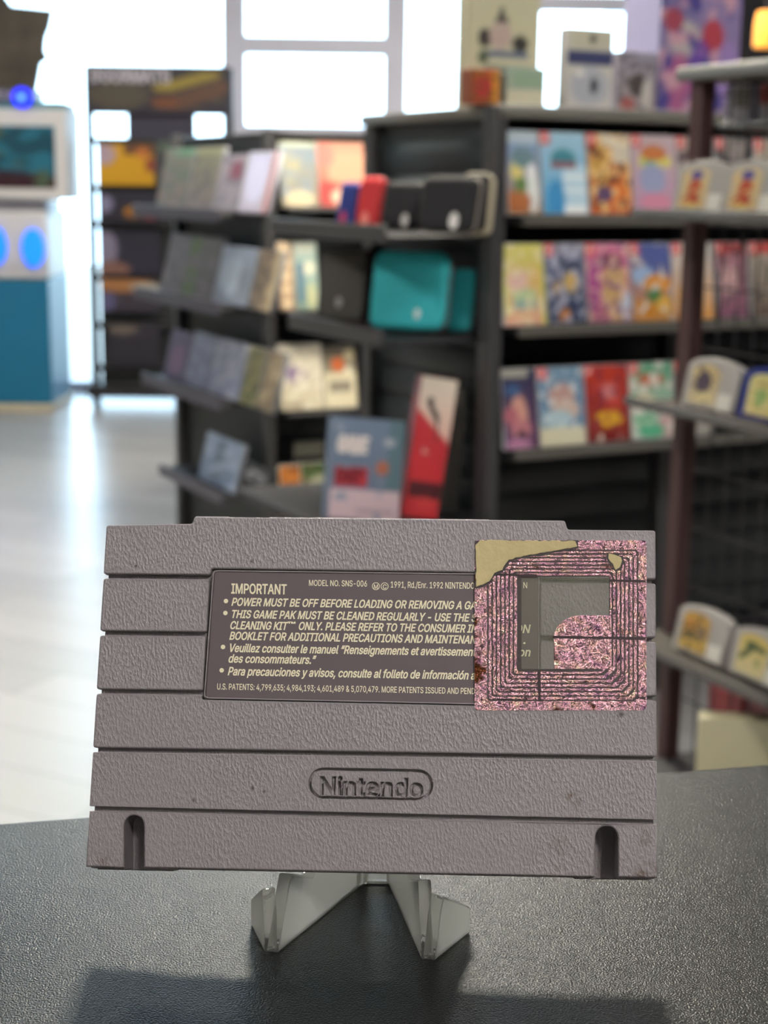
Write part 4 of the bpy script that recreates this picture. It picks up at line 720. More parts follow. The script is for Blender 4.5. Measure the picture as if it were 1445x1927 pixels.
# ---- gondola one: game bay (front) and carry-case end (left)
zt = LA.hit(1125, 205)[2]
a_rows = [LA.off(.03).hit(1125, y).z for y in (408, 612, 838)]
t = empty('game_gondola', 'dark shop gondola with three rows of slim game cases and a carry case end', 'display shelf', (K1.x, K1.y, 0), TH)
LEN, DEP = 1.25, .62
P = lambda line, px, py: line.hit(px, py)
MB().box(.02, LEN, .22, DEP - .02, 0, .12).build('plinth', m_dark, t)
mb = MB(); slats(mb, .03, LEN, .24, .27, .12, zt - .02); mb.build('back_panel', m_panel, t)
zend = LB.hit(800, 205).z
mb = MB(); mb.box(.01, .02, .04, DEP - .02, .10, zt - .01)
for k in range(17):
    zz = .12 + k * .074
    if zz + .066 < zt: mb.box(.003, .011, .04, DEP - .02, zz, zz + .066, .002, 1)
mb.build('end_panel', mat('slate_end_panel', '#2e3538', .5, noise_=(10, .15)), t)
for xx, ya_ in ((-.024, -.02), (.53, .10), (1.10, -.02)):
    MB().box(xx - .016, xx + .016, ya_, ya_ + .05, 0, zt - .001, .004, 2).build('upright', m_post, t)
MB().box(-.018, .018, DEP - .05, DEP, 0, zt, .004, 2).build('upright', m_post, t)
MB().box(-.03, LEN, -.03, DEP, zt - .025, zt, .004, 2).build('top_board', mat('grey_top_board', '#6b6962', .4), t)
for z in a_rows:
    s = MB().box(.02, LEN, -.035, .24, z - .018, z, .003, 1).build('shelf', m_shelf, t)
    MB().box(.02, LEN, -.045, -.036, z - .018, z + .005, .002, 1).build('price_rail', m_lip, s)
# carry-case shelves on the left end
LBS = LB.off(.16)
b_rows = [LB.off(.12).hit(760, y).z for y in (437, 622)] 
BW = [(0.02, .62), (.0, .42)]
for z, (s0, s1) in zip(b_rows, ((.02, .60), (.03, .50))):
    s = MB().box(-.26, .003, s0, s1, z - .014, z, .003, 1).build('case_shelf', m_shelf, t); MB().box(-.268, -.26, s0, s1, z - .016, z + .02, .002, 1).build('front_lip', m_post, s)
# ---- gondola two
zt2 = LC.hit(600, 246).z
t2 = empty('far_gondola', 'black gondola with card packs on its end and cases on its long side', 'display shelf', (K2.x, K2.y, 0), TH)
D2 = .80; L2 = .62
c_rows = [LC.hit(600, y).z for y in (392, 584, 772, 970)]
d_rows = [LD.off(.10).hit(400, y).z for y in (398, 566, 737, 905)]
MB().box(0, L2, .06, D2, 0, .14).build('plinth', m_dark, t2)
mb = MB(); slats(mb, .03, L2, .14, .16, .14, zt2 - .02); mb.build('back_panel', m_panel, t2)
mb = MB(); mb.box(-.01, .02, .10, D2, .02, zt2 - .02); mb.build('side_panel', m_panel, t2)
for xx, yy in ((-.030, 0), (-.026, D2 - .03), (L2, 0)): MB().box(xx - .014, xx + .014, yy - .02, yy + .02, 0, zt2, .004, 2).build('upright', m_post, t2)
MB().box(0, L2, 0, D2, zt2 - .02, zt2 - .005, .003, 1).build('top_board', m_dark, t2)
for z in c_rows: s = MB().box(.02, L2, -.03, .15, z - .014, z, .003, 1).build('shelf', m_shelf, t2)
for z, D3 in zip(d_rows, (D2, D2, .74, .58)):
    s = MB().box(-.165, -.01, .03, D3, z - .014, z, .003, 1).build('shelf', m_shelf, t2); MB().box(-.172, -.165, .03, D3, z - .026, z + .012, .002, 1).build('price_rail', mat('dim_price_rail', '#4a4752', .4), s)
# ---- wire rack with cartridges on the right
t3 = empty('wire_rack', 'dark wire rack on the right holding loose cartridges on slanted shelves', 'display rack', (KE.x, KE.y, 0), LE.rz)
RL = 1.05
LEF = LE.off(.075)
e_rows = [LEF.hit(1340, y).z for y in (408, 783, 1262)]
etop = LE.hit(1375, 122).z
for xx in (0, RL): MB().box(xx - .014, xx + .014, -.014, .014, 0, etop - .01, .003, 1).build('upright', m_red if xx == 0 else m_post, t3)
for xx in (0, RL): MB().box(xx - .014, xx + .014, .28, .31, 0, etop - .01, .003, 1).build('upright', m_post, t3)
MB().box(-.03, RL + .03, -.03, .34, etop - .02, etop, .003, 1).build('top_board', mat('grey_top_board'), t3)
mb = MB()
for k in range(27): mb.tube([(k * RL / 26, .02, .1), (k * RL / 26, .02, etop - .02)], .0016, 6)
for k in range(14): mb.tube([(0, .0235, .12 + k * (etop - .16) / 13), (RL, .0235, .12 + k * (etop - .16) / 13)], .0016, 6)
mb.build('wire_grid', m_wire, t3)
for z in e_rows:
    mb = MB(); mb.box(-.02, RL, -.103, -.099, z - .006, z + .009, .0015, 1); mb.box(-.02, RL, -.1, .02, z - .004, z - .001)
    mb.build('wire_shelf', mat('clear_grey_shelf', '#57544f', .25), t3)
    mb = MB()
    for k in range(20): mb.tube([(k * RL / 19, -.1, z - .006), (k * RL / 19, .02, z - .006)], .0018, 6)
    mb.build('shelf_wire', m_wire, t3)
zu = LE.hit(1375, 226).z
MB().box(0, RL, .03, .30, zu - .012, zu, .003, 1).build('upper_shelf', m_lip, t3)
zl = LE.off(-.02).hit(1375, 1470).z
MB().box(0, RL, -.14, .30, zl - .02, zl, .003, 1).build('lower_shelf', m_shelf, t3)

# ================================================================== goods
def case(line, z, pa, pb, h, label, spec, cat='game case', d=.014, lean=10, group=None, shell='#c9c9cc', n=(16, 24), name='game_case', rz=0., w=None):
    """a boxed item standing on a shelf: pixel columns pa..pb on the line, real height h"""
    A, B = line.spot(pa, z), line.spot(pb, z); w = w or (B - A).length
    t = empty(name, label, cat, (A + B) / 2 + Vector((0, 0, .0015 + d * math.sin(R(lean)))), line.rz + rz, -R(lean), group)
    MB().box(-w / 2 + .0006, w / 2 - .0006, 0, d, 0, h, min(.003, d * .3), 2).build('case' if 'case' in name else 'box', mat('shell_' + shell.strip('#'), shell, .35), t)
    art('cover', -w / 2 + .002, w / 2 - .002, .002, h - .002, -.0006, spec, t, n)
    return t
RED = '#d8362f'
def rc(spec, sp=False):     # printed red corner tab with a white mark
    return spec + [('r', 0, .86, .2, 1, RED), ('e', .1, .93, .05, .035, '#f3d9d4')]
LAi = LA.off(.028)
GA = 'slim game cases in the near bay'
row = a_rows[0]
G1 = [('#6f90b4', 1)]
case(LAi, row, 957, 1021, .172, 'slim game case with blue sky cover and white rabbit shape, left end of top row', [('g', '#a07850', '#7fa6d0'), ('r', 0, .86, 1, 1, '#b9c9d2'), ('e', .3, .52, .2, .14, '#e0d080'), ('e', .75, .3, .2, .3, '#dfe3e0'), ('e', .3, .15, .4, .14, '#b06a3c'), ('e', .5, .68, .35, .12, '#6c8a90'), ('e', .75, .52, .14, .1, '#e8e8e8'), ('e', .4, .35, .2, .1, '#64804a')], group=GA)
case(LAi, row, 1022, 1108, .172, 'slim game case with pale blue cover and red tab, second on the top row', rc([('g', '#4f9cc8', '#a9cfe2'), ('r', .45, .0, 1, .6, '#bcd8e6'), ('e', .5, .68, .28, .12, '#3e8796'), ('l', .25, .6, .75, .6, .035, '#8a5a62'), ('l', .5, .45, .95, .45, .03, '#eef3f4'), ('l', .5, .3, .95, .28, .03, '#e4eef2'), ('e', .3, .2, .2, .22, '#3f8fc4'), ('r', .5, .0, .95, .1, '#f0f4f4')]), group=GA)
case(LAi, row, 1110, 1192, .172, 'slim game case with orange and brown battle cover on the top row', rc([('g', '#c8622c', '#caa470'), ('r', .3, .86, 1, 1, '#e8dcc4'), ('e', .3, .6, .2, .3, '#c89a4a'), ('e', .7, .3, .3, .2, '#d87838'), ('n', 6, '#6d3a30', .1, 2), ('n', 8, '#efc98a', .2, 5), ('r', .6, .66, 1, .86, '#d9cdb8'), ('e', .35, .25, .2, .1, '#5f4a6a')]), group=GA)
case(LAi, row, 1193, 1277, .172, 'slim game case with lilac cover and rainbow title beside the cartridges', rc([('g', '#b48aa8', '#c9b4b8'), ('r', .15, .62, .9, .72, '#d8d070'), ('e', .5, .78, .3, .1, '#c87840'), ('e', .45, .45, .3, .2, '#9aa0c0'), ('e', .5, .15, .35, .12, '#d088a0'), ('r', .2, .66, .5, .7, '#7fb07a')]), group=GA)
case(LAi, row, 1278, 1345, .172, 'slim game case partly hidden behind the uppermost cartridges', rc([('g', '#8a8480', '#b8a8a0'), ('n', 6, '#5a4a50', .1, 8)]), group=GA)
row = a_rows[1]
case(LAi, row, 950, 1030, .172, 'slim game case with pastel yellow cover, left end of middle row', [('g', '#e0a890', '#d9d36a'), ('r', 0, .1, .12, 1, '#d8d27a'), ('e', .35, .55, .25, .16, '#e8c0b4'), ('e', .5, .35, .3, .1, '#bcd0a0'), ('e', .75, .6, .15, .12, '#e0b870'), ('e', .5, .25, .3, .06, '#8fb0a8'), ('r', .88, 0, 1, 1, '#d6d060'), ('n', 6, '#ece0b4', .15, 3)], group=GA)
case(LAi, row, 1031, 1106, .172, 'slim game case with dark navy cover and yellow spots on the middle row', rc([('g', '#35425a', '#6d7290'), ('r', .25, .86, 1, 1, '#8a8896'), ('l', .2, .78, .9, .72, .04, '#222a44'), ('e', .65, .52, .2, .12, '#d8b45a'), ('e', .3, .45, .14, .08, '#c0a070'), ('r', .1, .05, .85, .32, '#2d3c5c'), ('e', .45, .1, .16, .08, '#c88440'), ('n', 7, '#b8b8cc', .1, 4)]), group=GA)
case(LAi, row, 1107, 1190, .172, 'slim game case with magenta and gold cover in the middle row', rc([('g', '#a85a7a', '#d880a0'), ('e', .65, .4, .3, .4, '#cfa870'), ('e', .2, .5, .15, .3, '#b04a90'), ('e', .55, .78, .3, .1, '#7a3a48'), ('e', .9, .2, .15, .2, '#c8ccdc'), ('n', 8, '#e8c0b0', .15, 6), ('n', 7, '#7a4a80', .2, 9)]), group=GA)
case(LAi, row, 1191, 1268, .172, 'slim game case with blue cover and orange bird shapes on the middle row', rc([('g', '#c88a3a', '#5868a8'), ('r', .3, .62, 1, .98, '#55609a'), ('e', .3, .58, .3, .12, '#a0b8d8'), ('e', .65, .48, .35, .12, '#e0962c'), ('e', .55, .33, .2, .1, '#3f7a48'), ('e', .3, .15, .3, .12, '#c8842c'), ('e', .8, .2, .2, .12, '#e0b04c'), ('n', 6, '#d8d0c8', .25, 2)]), group=GA)
case(LAi, row, 1269, 1345, .172, 'slim game case with white and orange cover beside the reddish upright', rc([('g', '#d89a50', '#d8d4d0'), ('e', .4, .3, .3, .2, '#d8a040'), ('e', .5, .6, .3, .1, '#b8a8a8')]), group=GA)
row = a_rows[2]
case(LAi, row, 950, 1016, .172, 'slim game case with midnight blue cover and a big pinkish hand shape', [('g', '#6c4a68', '#28304e'), ('r', 0, .9, .8, 1, '#a8a49a'), ('e', .45, .4, .26, .28, '#d8a090'), ('e', .2, .42, .22, .1, '#b86a78'), ('e', .5, .25, .3, .12, '#c07c84'), ('e', .5, .16, .14, .06, '#2a2030'), ('e', .4, .05, .35, .08, '#b880a0'), ('e', .3, .74, .25, .08, '#44608a')], group=GA)
case(LAi, row, 1017, 1104, .172, 'slim game case with icy blue cover above a white price strip', rc([('g', '#e4ddc0', '#6d92b0'), ('r', 0, .24, 1, .86, '#6488a8'), ('e', .5, .6, .3, .2, '#c09a90'), ('e', .6, .45, .3, .14, '#d4b8a8'), ('e', .4, .34, .35, .12, '#b4ccd4'), ('n', 7, '#dfe4e2', .2, 3), ('r', 0, 0, 1, .22, '#e0d9bc')]), group=GA)
case(LAi, row, 1105, 1188, .172, 'slim game case with fiery red cover and yellow title lozenge', rc([('g', '#7a2c24', '#c8402c'), ('e', .5, .6, .35, .2, '#c8483c'), ('e', .55, .65, .2, .1, '#d08080'), ('e', .3, .45, .2, .2, '#a03424'), ('e', .5, .3, .36, .1, '#d8a430'), ('n', 7, '#8a2c40', .1, 7), ('e', .5, .05, .25, .08, '#d8d0c0'), ('r', .35, 0, .7, .16, '#7a2420')]), group=GA)
case(LAi, row, 1189, 1272, .172, 'slim game case with mint green cover and orange title on the bottom row', rc([('g', '#c8d0c4', '#5aa07c'), ('e', .5, .78, .3, .08, '#c86a48'), ('e', .3, .5, .3, .1, '#d0c8a8'), ('e', .3, .25, .25, .15, '#70b48c'), ('e', .6, .4, .25, .08, '#6a5a78'), ('e', .8, .15, .2, .15, '#c8a0a0'), ('n', 6, '#e4e0d4', .15, 5), ('e', .45, .1, .3, .1, '#58b088')]), group=GA)
case(LAi, row, 1273, 1345, .172, 'slim game case with grey cover, last on the bottom row', rc([('g', '#a8a49c', '#58504c'), ('e', .5, .5, .3, .2, '#48444c')]), group=GA)
# next bay, seen through the wire rack
for (r_, a, b_, lb, sp) in ((0, 1352, 1412, 'slim game case with red tab and smoky cover, seen above the cartridges through the rack', [('g', '#807878', '#988c88'), ('n', 6, '#4a4a4a', 0, 2)]),
                            (0, 1424, 1490, 'slim game case cut by the right edge of the picture, above the cartridges', [('g', '#a09a90', '#c0b0a0')]),
                            (1, 1352, 1408, 'slim game case with dusky pink cover seen through the wire rack', [('g', '#8a5a70', '#b08088'), ('e', .4, .5, .35, .2, '#c8a0a0'), ('r', 0, .86, 1, 1, '#b84a44'), ('n', 7, '#4a4048', .1, 4)]),
                            (1, 1415, 1480, 'slim game case with cream and brown cover at the right picture edge', [('g', '#6a5a50', '#b0a498'), ('n', 7, '#4a4038', .1, 1), ('r', 0, .86, 1, 1, '#b84a44')])):
    case(LAi, a_rows[r_], a, b_, .172, lb, rc(sp), group='slim game cases seen through the wire rack')

# ---- things on top of the gondola
LT = LA.off(-.10); zt_ = zt
def topbox(line, px0, py0, px1, z, label, spec, d, shell, cat='box', n=(22, 28), rz=0., name='figure_box', lean=0):
    A, B = line.spot(px0, z), line.spot(px1, z); h = line.hit((px0 + px1) / 2, py0).z - z
    return case(line, z, px0, px1, h, label, spec, cat, d, lean, None, shell, n, name, rz)
topbox(LT.off(-.06), 878, -60, 1012, zt_, 'tall cream boxed game set with dark figures on the front, left end of top board', [('g', '#d0c8a8', '#c8c2a4'), ('e', .45, .62, .09, .06, '#33302e'), ('e', .22, .5, .1, .07, '#3b3836'), ('e', .72, .47, .12, .06, '#34332f'), ('e', .44, .52, .16, .1, '#c0aaa0'), ('e', .45, .68, .04, .05, '#444'), ('r', .22, .36, .85, .41, '#6a7488'), ('e', .2, .36, .08, .05, '#55604c'), ('r', .2, .2, .92, .25, '#a8a288'), ('r', .25, .27, .9, .31, '#8a8a80')], .05, '#c8c2a4', n=(28, 40))
topbox(LT.off(.06), 886, 131, 940, zt_, 'small red and orange box in front of the tall cream box', [('g', '#a84830', '#b8562e'), ('e', .4, .5, .35, .3, '#b03038'), ('r', .7, 0, 1, 1, '#d08838'), ('n', 5, '#6a5a28', .1, 3)], .05, '#8a4a30')
t = topbox(LT.off(.05), 950, 128, 1026, zt_, 'pale green and cream retro console box lying low on the top board', [('g', '#b8b8a4', '#98aa98'), ('r', 0, 0, 1, .42, '#d4cdb2'), ('r', .15, .5, .92, .9, '#93a890')], .095, '#8a968a')
topbox(LT, 1062, 54, 1150, zt_, 'white boxed vinyl figure with navy band and dark animal drawing', [('g', '#c8c4c2', '#c9c5b4'), ('r', 0, .56, 1, .74, '#3f4468'), ('e', .5, .3, .42, .24, '#b0b2ba'), ('e', .6, .3, .09, .1, '#3a3a44'), ('r', .1, .78, .9, .98, '#c2bda8'), ('e', .55, .88, .08, .06, '#4a483c'), ('e', .3, .45, .1, .05, '#e4e0da')], .035, '#c2bebc')
topbox(LT, 1161, 98, 1232, zt_, 'silver grey figure box with small dark figures beside the white box', [('g', '#a89a98', '#9490a0'), ('n', 5, '#6a6268', .05, 3), ('e', .5, .45, .25, .2, '#4d4846'), ('e', .25, .12, .2, .12, '#a05a58'), ('e', .75, .3, .12, .25, '#c4bdb8')], .09, '#8f8b98')
topbox(LT, 1234, -70, 1385, zt_, 'tall purple figure box with pink and blue character artwork', [('g', '#9080a0', '#686496'), ('e', .75, .55, .3, .4, '#8a7aa4'), ('e', .65, .52, .14, .12, '#b04450'), ('e', .3, .5, .2, .12, '#b0a8a8'), ('e', .25, .2, .2, .2, '#a86088'), ('e', .5, .3, .12, .2, '#6848a0'), ('n', 5, '#c89aa8', .1, 3), ('n', 6, '#4a4488', .15, 6), ('e', .15, .62, .12, .08, '#a04858'), ('e', .85, .3, .14, .2, '#9a80b8')], .14, '#8583a0', n=(28, 40))
# ---- carry cases on the gondola end
def softcase(px0, px1, pyt, z, line, label, col, d, lean, name='carry_case', rz=0., zipper='#6b2530', logo=None, zt=.0032, rad=.022, col2=None):
    A, B = line.spot(px0, z), line.spot(px1, z); mid_ = line.spot((px0 + px1) / 2, z); q = line.rz + rz
    own = Line(mid_, Vector((math.cos(q), math.sin(q), 0)), q, Vector((0, -1, 0))); A, B = own.spot(px0, z), own.spot(px1, z)
    w = (B - A).length; h = (own.hit((px0 + px1) / 2, pyt).z - z) / math.cos(R(lean))
    t = empty(name, label, 'carry case', (A + B) / 2 + Vector((0, 0, .0015 + d / 2 * math.sin(R(lean)))), line.rz + rz, -R(lean), 'soft carry cases')
    M = Matrix.Translation((0, 0, 0)) @ Matrix.Rotation(R(90), 4, 'X')
    pts = round_poly([(-w / 2, 0), (w / 2, 0), (w / 2, h), (-w / 2, h)], min(rad, w * .3), 6)
    fab = mat('fabric_' + col.strip('#'), col, .75, noise_=(60, .12), bump=(900, .4, .001))
    MB().prism(pts, .0012, d / 2, min(.012, d * .3), 4, M).build('front_shell', fab, t)
    MB().prism(pts, -d / 2, -.0012, 0, 4, M, botbev=min(.012, d * .3)).build('back_shell', mat('fabric_' + (col2 or col).strip('#'), col2 or col, .75), t)
    MB().prism(inset(pts, -.0025), -zt, zt, .001, 1, M, botbev=.001).build('zipper', mat('zip_' + zipper.strip('#'), zipper, .5), t)
    if logo:
        lx, lz, lr, lc = logo
        MB().prism([(w * lx + lr * .6 * math.cos(q * math.pi / 8), h * lz + lr * math.sin(q * math.pi / 8)) for q in range(16)], d / 2 - .002, d / 2 + .0012, .0005, 2, M).build('badge', mat('badge_' + lc.strip('#'), lc, .4), t)
    return t
z = b_rows[0]; Lb = LB.off(.17); ca = R(62)
softcase(792, 892, 343, z, LB.off(.165), 'black carry case with a white square tag, in front on the upper end shelf', '#17161a', .055, 14, rz=R(30), zipper='#8a8274', logo=(.22, .16, .017, '#d8d4d0'))
softcase(722, 792, 352, z, LB.off(.18), 'black carry case with a small white tag, behind the square tagged one', '#1a191d', .05, 14, rz=R(30), zipper='#6a645a', logo=(.2, .16, .014, '#c8c4c0'))
softcase(870, 918, 335, z, LB.off(.10), 'dark carry case edged with thick beige piping beside the corner post', '#211f20', .045, 12, rz=R(40), zipper='#b3a78e', rad=.03, zt=.014)
softcase(672, 716, 340, z, LB.off(.15), 'bright red carry case next to the blue one', '#b8272c', .035, 14, rz=R(30), zipper='#7a1a20', logo=(-.05, .14, .016, '#d87a70'))
softcase(636, 672, 349, z, LB.off(.17), 'royal blue and red carry case at the far end of the upper shelf', '#24357e', .03, 12, rz=R(30), zipper='#b0283a', logo=(-.1, .2, .014, '#b02a50'), col2='#a8283a')
z = b_rows[1]
softcase(697, 838, 482, z, LB.off(.15), 'large teal carry case with a small white badge on the lower end shelf', '#2aa0a6', .045, 14, rz=R(42), logo=(.15, .2, .011, '#b8c8c4'), rad=.028)
softcase(842, 888, 512, z, LB.off(.05), 'slim teal carry case tucked behind the large teal one', '#1d8c92', .03, 14, rz=R(42), rad=.02)
softcase(600, 690, 476, z, LB.off(.19), 'plain dark grey carry case with a faint logo badge beside the game cards', '#494642', .05, 12, rz=R(42), logo=(-.03, .25, .012, '#9a9694'), rad=.018)
# ---- floor-level boxes in front of the gondola end
zf = 0
def floorbox(px0, px1, pyt, pyb, line, label, spec, d, shell, rz, lean, h=None, name='game_box', roll=0, n=(24, 30)):
    z = (b_low if pyb > 900 else 0) + .002
    A, B = line.spot(px0, z), line.spot(px1, z); w = (B - A).length * 1.0
    h = h or (line.hit((px0 + px1) / 2, pyt).z - z)
    t = empty(name, label, 'box', (A + B) / 2 + Vector((0, 0, w / 2 * abs(math.sin(R(roll))) + d * math.sin(R(lean)))), rz, 0); t.rotation_euler = (-R(lean), R(roll), rz)
    MB().box(-w / 2, w / 2, 0, d, 0, h, .002, 1).build('box', mat('shell_' + shell.strip('#'), shell, .4), t)
    art('cover', -w / 2 + .001, w / 2 - .001, .001, h - .001, -.0006, spec, t, n)
    return t, w, h
LF = Line(at(735, 900, 3.25), BV, TH, -AV)
b_low = LF.hit(700, 985).z
FB = Line(at(735, 900, 3.2), Vector((1, 0, 0)), 0, Vector((0, -1, 0)))
MBs = MB().box(-.36, .003, -.10, .58, b_low - .02, b_low, .003, 1)
tg = [o for o in bpy.data.objects if o.name == 'game_gondola'][0]
MBs.build('low_shelf', m_shelf, tg)
t, w, h = floorbox(614, 752, 806, 984, FB.off(.03), 'blue grey party game box with GAME OVER lettering, leaning on the low shelf', [('g', '#5f6d80', '#6b7a90'), ('r', 0, 0, 1, .30, '#c8aeb4'), ('r', .78, .3, 1, 1, '#566e78'), ('e', .72, .52, .09, .07, '#a86040'), ('r', .05, .32, .5, .52, '#b0303c'), ('e', .8, .78, .08, .05, '#a0a4b0'), ('r', .4, .08, .9, .11, '#8a7a80'), ('n', 5, '#8490a0', .35, 3)], .06, '#55637a', R(14), 10, roll=6, n=(30, 36))
lt = text_mesh([('GAME', -.44 * w, .66 * h, .15 * h, .42 * w, .1)], 0, .003); lt = upright(lt, -.0014); ob('box_lettering', lt, mat('pale_lettering', '#d8ccc8', .4), t)
lt = text_mesh([('OVER', -.43 * w, .36 * h, .13 * h, .40 * w, 0)], 0, .003); lt = upright(lt, -.0014); ob('box_lettering', lt, mat('pink_lettering', '#7a1c28', .4), t)
t, w, h = floorbox(752, 822, 722, 990, FB.off(-.02), 'tall red and white box with a black scooter drawing, leaning beside the party game', [('g', '#c03038', '#e2d6c4'), ('r', 0, 0, 1, .46, '#c02c34'), ('l', -.2, .72, 1.2, .40, .1, '#b82c34'), ('r', 0, .46, .3, .60, '#b82c34'), ('r', 0, .46, .15, .68, '#b82c34'), ('l', .3, .82, .62, .7, .035, '#2b2a2a'), ('l', .62, .7, .64, .58, .03, '#2b2a2a'), ('e', .33, .83, .1, .03, '#2b2a2a'), ('r', .1, .14, 1, .25, '#4d1a20'), ('e', .6, .1, .3, .05, '#c83a3c')], .07, '#a4302f', R(8), 6, roll=9, n=(30, 60))
t, w, h = floorbox(812, 860, 738, 990, FB.off(-.115), 'tall black box standing behind the red and white one', [('g', '#33322e', '#3d3a36'), ('r', .1, .9, .9, 1, '#5a544c'), ('n', 4, '#44403a', .1, 2)], .04, '#302f2d', R(4), 4, roll=3)

# ---- gondola two: cards and cases on its end
GC = 'cases and cards on the far gondola end'
LCi = LC.off(.02)
def cc(r, a, b_, pyt, lb, sp, name='game_case', cat='game case', d=.014, lean=8, shell='#c4c2ba', n=(16, 22), off=0.):
    ln = LCi.off(off); z = c_rows[r]; h = LCi.hit((a + b_) / 2, pyt).z - z
    return case(ln, z, a, b_, h / math.cos(R(lean)), lb, sp, cat, d, lean, GC, shell, n, name)
cc(0, 531, 600, 268, 'pale blue and cream album case, left on the top row of the far gondola end', [('g', '#958c78', '#7c8890'), ('e', .3, .6, .25, .25, '#a09a80'), ('e', .6, .35, .3, .2, '#888880'), ('n', 5, '#7f8c98', .1, 3), ('e', .5, .12, .4, .12, '#c8b898'), ('r', 0, .92, 1, 1, '#b8bca8')])
cc(0, 601, 690, 268, 'salmon pink album case beside the pale blue one', [('g', '#a05a52', '#c08e78'), ('r', .2, .4, 1, .85, '#c8967c'), ('e', .15, .8, .2, .2, '#c87a70'), ('e', .2, .2, .25, .2, '#b04a48'), ('e', .45, .15, .2, .12, '#e0b8a0')])
cc(1, 528, 556, 458, 'narrow tan case with a beaded spine on the second row of the far end', [('g', '#a0806a', '#b89a78')] + [('e', .5, .1 + .2 * k, .35, .07, '#d8c4a4') for k in range(5)])
cc(1, 557, 602, 458, 'blue and cream card pack beside the narrow tan case', [('g', '#7a9088', '#a8bcb4'), ('e', .6, .62, .3, .1, '#d8d4bc'), ('r', .1, .1, .4, .7, '#5a7688'), ('r', .1, .85, .9, 1, '#c8ccbc'), ('e', .7, .2, .2, .2, '#b8b890')], 'card_pack', 'card pack')
cc(2, 530, 610, 652, 'white card box with violet crown art on the third row of the far end', [('g', '#cdc3a8', '#c9bfb0'), ('e', .35, .55, .3, .14, '#8f7c98'), ('e', .6, .72, .25, .14, '#d8d0bc'), ('r', .05, .0, .6, .12, '#a89a84'), ('n', 6, '#e4dcc8', .1, 4)], 'card_box', 'card box', .03)
cc(2, 611, 674, 655, 'white card box with an orange ball on the third row of the far end', [('g', '#d2c8ac', '#4a423c'), ('r', 0, 0, 1, .58, '#d4caae'), ('e', .45, .7, .2, .12, '#c8683a'), ('r', .15, .25, .85, .42, '#8d8576'), ('e', .8, .85, .15, .1, '#b0a488'), ('e', .75, .6, .12, .06, '#e0d8c0')], 'card_box', 'card box', .03)
cc(3, 530, 570, 880, 'orange and brown card pack low on the far gondola end', [('g', '#7a4a28', '#94562c'), ('n', 5, '#c07a38', 0, 3), ('e', .5, .1, .4, .1, '#a89064')], 'card_pack', 'card pack')
cc(3, 571, 622, 874, 'green and brown card pack low on the far gondola end', [('g', '#6a5a34', '#5a5a3c'), ('e', .6, .65, .35, .12, '#a0a088'), ('n', 5, '#3f5a34', .1, 5)], 'card_pack', 'card pack')
z = c_rows[3]
cc(3, 555, 610, 838, 'small white header card standing behind the card packs', [('g', '#3a3836', '#b8b4a0'), ('r', 0, 0, 1, .78, '#33302c')], 'header_card', 'card', .004, 2, off=-.05)
# ---- its long side: game cases seen at a slant
GD = 'game cases along the far gondola side'
LDi = LD.off(.13)
def dc(r, a, b_, h, lb, sp, shell='#7d7f86', lean=14, name='game_case', w=None, off=0.):
    return case(LDi.off(off), d_rows[r], a, b_, h, lb, sp, 'game case', .015, lean, GD, shell, (12, 18), name, w=w)
dc(0, 292, 345, .19, 'dim green topped game case at the far end of the upper side shelf', [('g', '#5d5c5a', '#5f6a58'), ('r', 0, .86, 1, 1, '#5f8a6c'), ('n', 5, '#84706a', .1, 3)])
dc(0, 346, 398, .19, 'dull olive game case in the middle of the upper side shelf', [('g', '#6d6466', '#7a7a60'), ('n', 5, '#564e50', .1, 4), ('r', 0, .88, 1, 1, '#8a8a68')])
dc(0, 399, 444, .165, 'greyish pink game case beside the shiny white one', [('g', '#8a8590', '#9a8f9c'), ('e', .7, .7, .3, .2, '#7a3a50'), ('n', 5, '#6d6b78', .1, 2)])
dc(0, 446, 500, .17, 'glossy white game case with a red edge, near end of the upper side shelf', [('g', '#b4b0c4', '#c4c4e0'), ('r', .88, 0, 1, 1, '#b06050'), ('e', .45, .55, .35, .4, '#cfd0ee')], '#c0bcc8')
dc(1, 300, 338, .19, 'grey game case at the far end of the second side shelf', [('g', '#5d5862', '#6a6470'), ('n', 4, '#7d7478', .1, 3)])
dc(1, 339, 398, .19, 'game case with an olive green stripe on the second side shelf', [('g', '#4f4d50', '#5c5a5a'), ('r', 0, 0, .4, 1, '#56683a'), ('n', 4, '#6a6266', .1, 5)])
dc(1, 399, 464, .17, 'pale ice blue game case on the second side shelf', [('g', '#8d98ac', '#a4b2c8'), ('e', .4, .5, .3, .35, '#b8c8da'), ('e', .75, .4, .12, .3, '#8a94a4')])
dc(1, 466, 508, .17, 'tan brown game case at the near end of the second side shelf', [('g', '#5d5448', '#6e6054'), ('n', 5, '#a08a70', .05, 3), ('r', .8, 0, 1, 1, '#a89878')])
dc(2, 306, 345, .16, 'dusky violet game case at the far end of the third side shelf', [('g', '#4c446a', '#5a5070'), ('e', .5, .4, .3, .3, '#7a5a80')])
dc(2, 346, 388, .17, 'blue grey game case on the third side shelf', [('g', '#6a7090', '#747a90'), ('n', 5, '#8e94b0', 0, 3)])
dc(2, 389, 446, .17, 'pale periwinkle game case on the third side shelf', [('g', '#858cb0', '#868a9c'), ('n', 5, '#a4a8b8', 0, 4)])
dc(2, 448, 478, .17, 'olive green game case on the third side shelf', [('g', '#525a34', '#6a6a48'), ('n', 4, '#8a8458', 0, 4)])
dc(2, 480, 512, .17, 'beige game case at the near end of the third side shelf', [('g', '#6a5e4c', '#84745c'), ('n', 4, '#a8987c', 0, 2)])
dc(3, 372, 440, .15, 'light blue game case standing alone on the lowest side shelf', [('g', '#7f94b4', '#a0b4d0'), ('r', .4, .1, .52, .9, '#60708a'), ('n', 4, '#b8c8e0', .1, 4)])
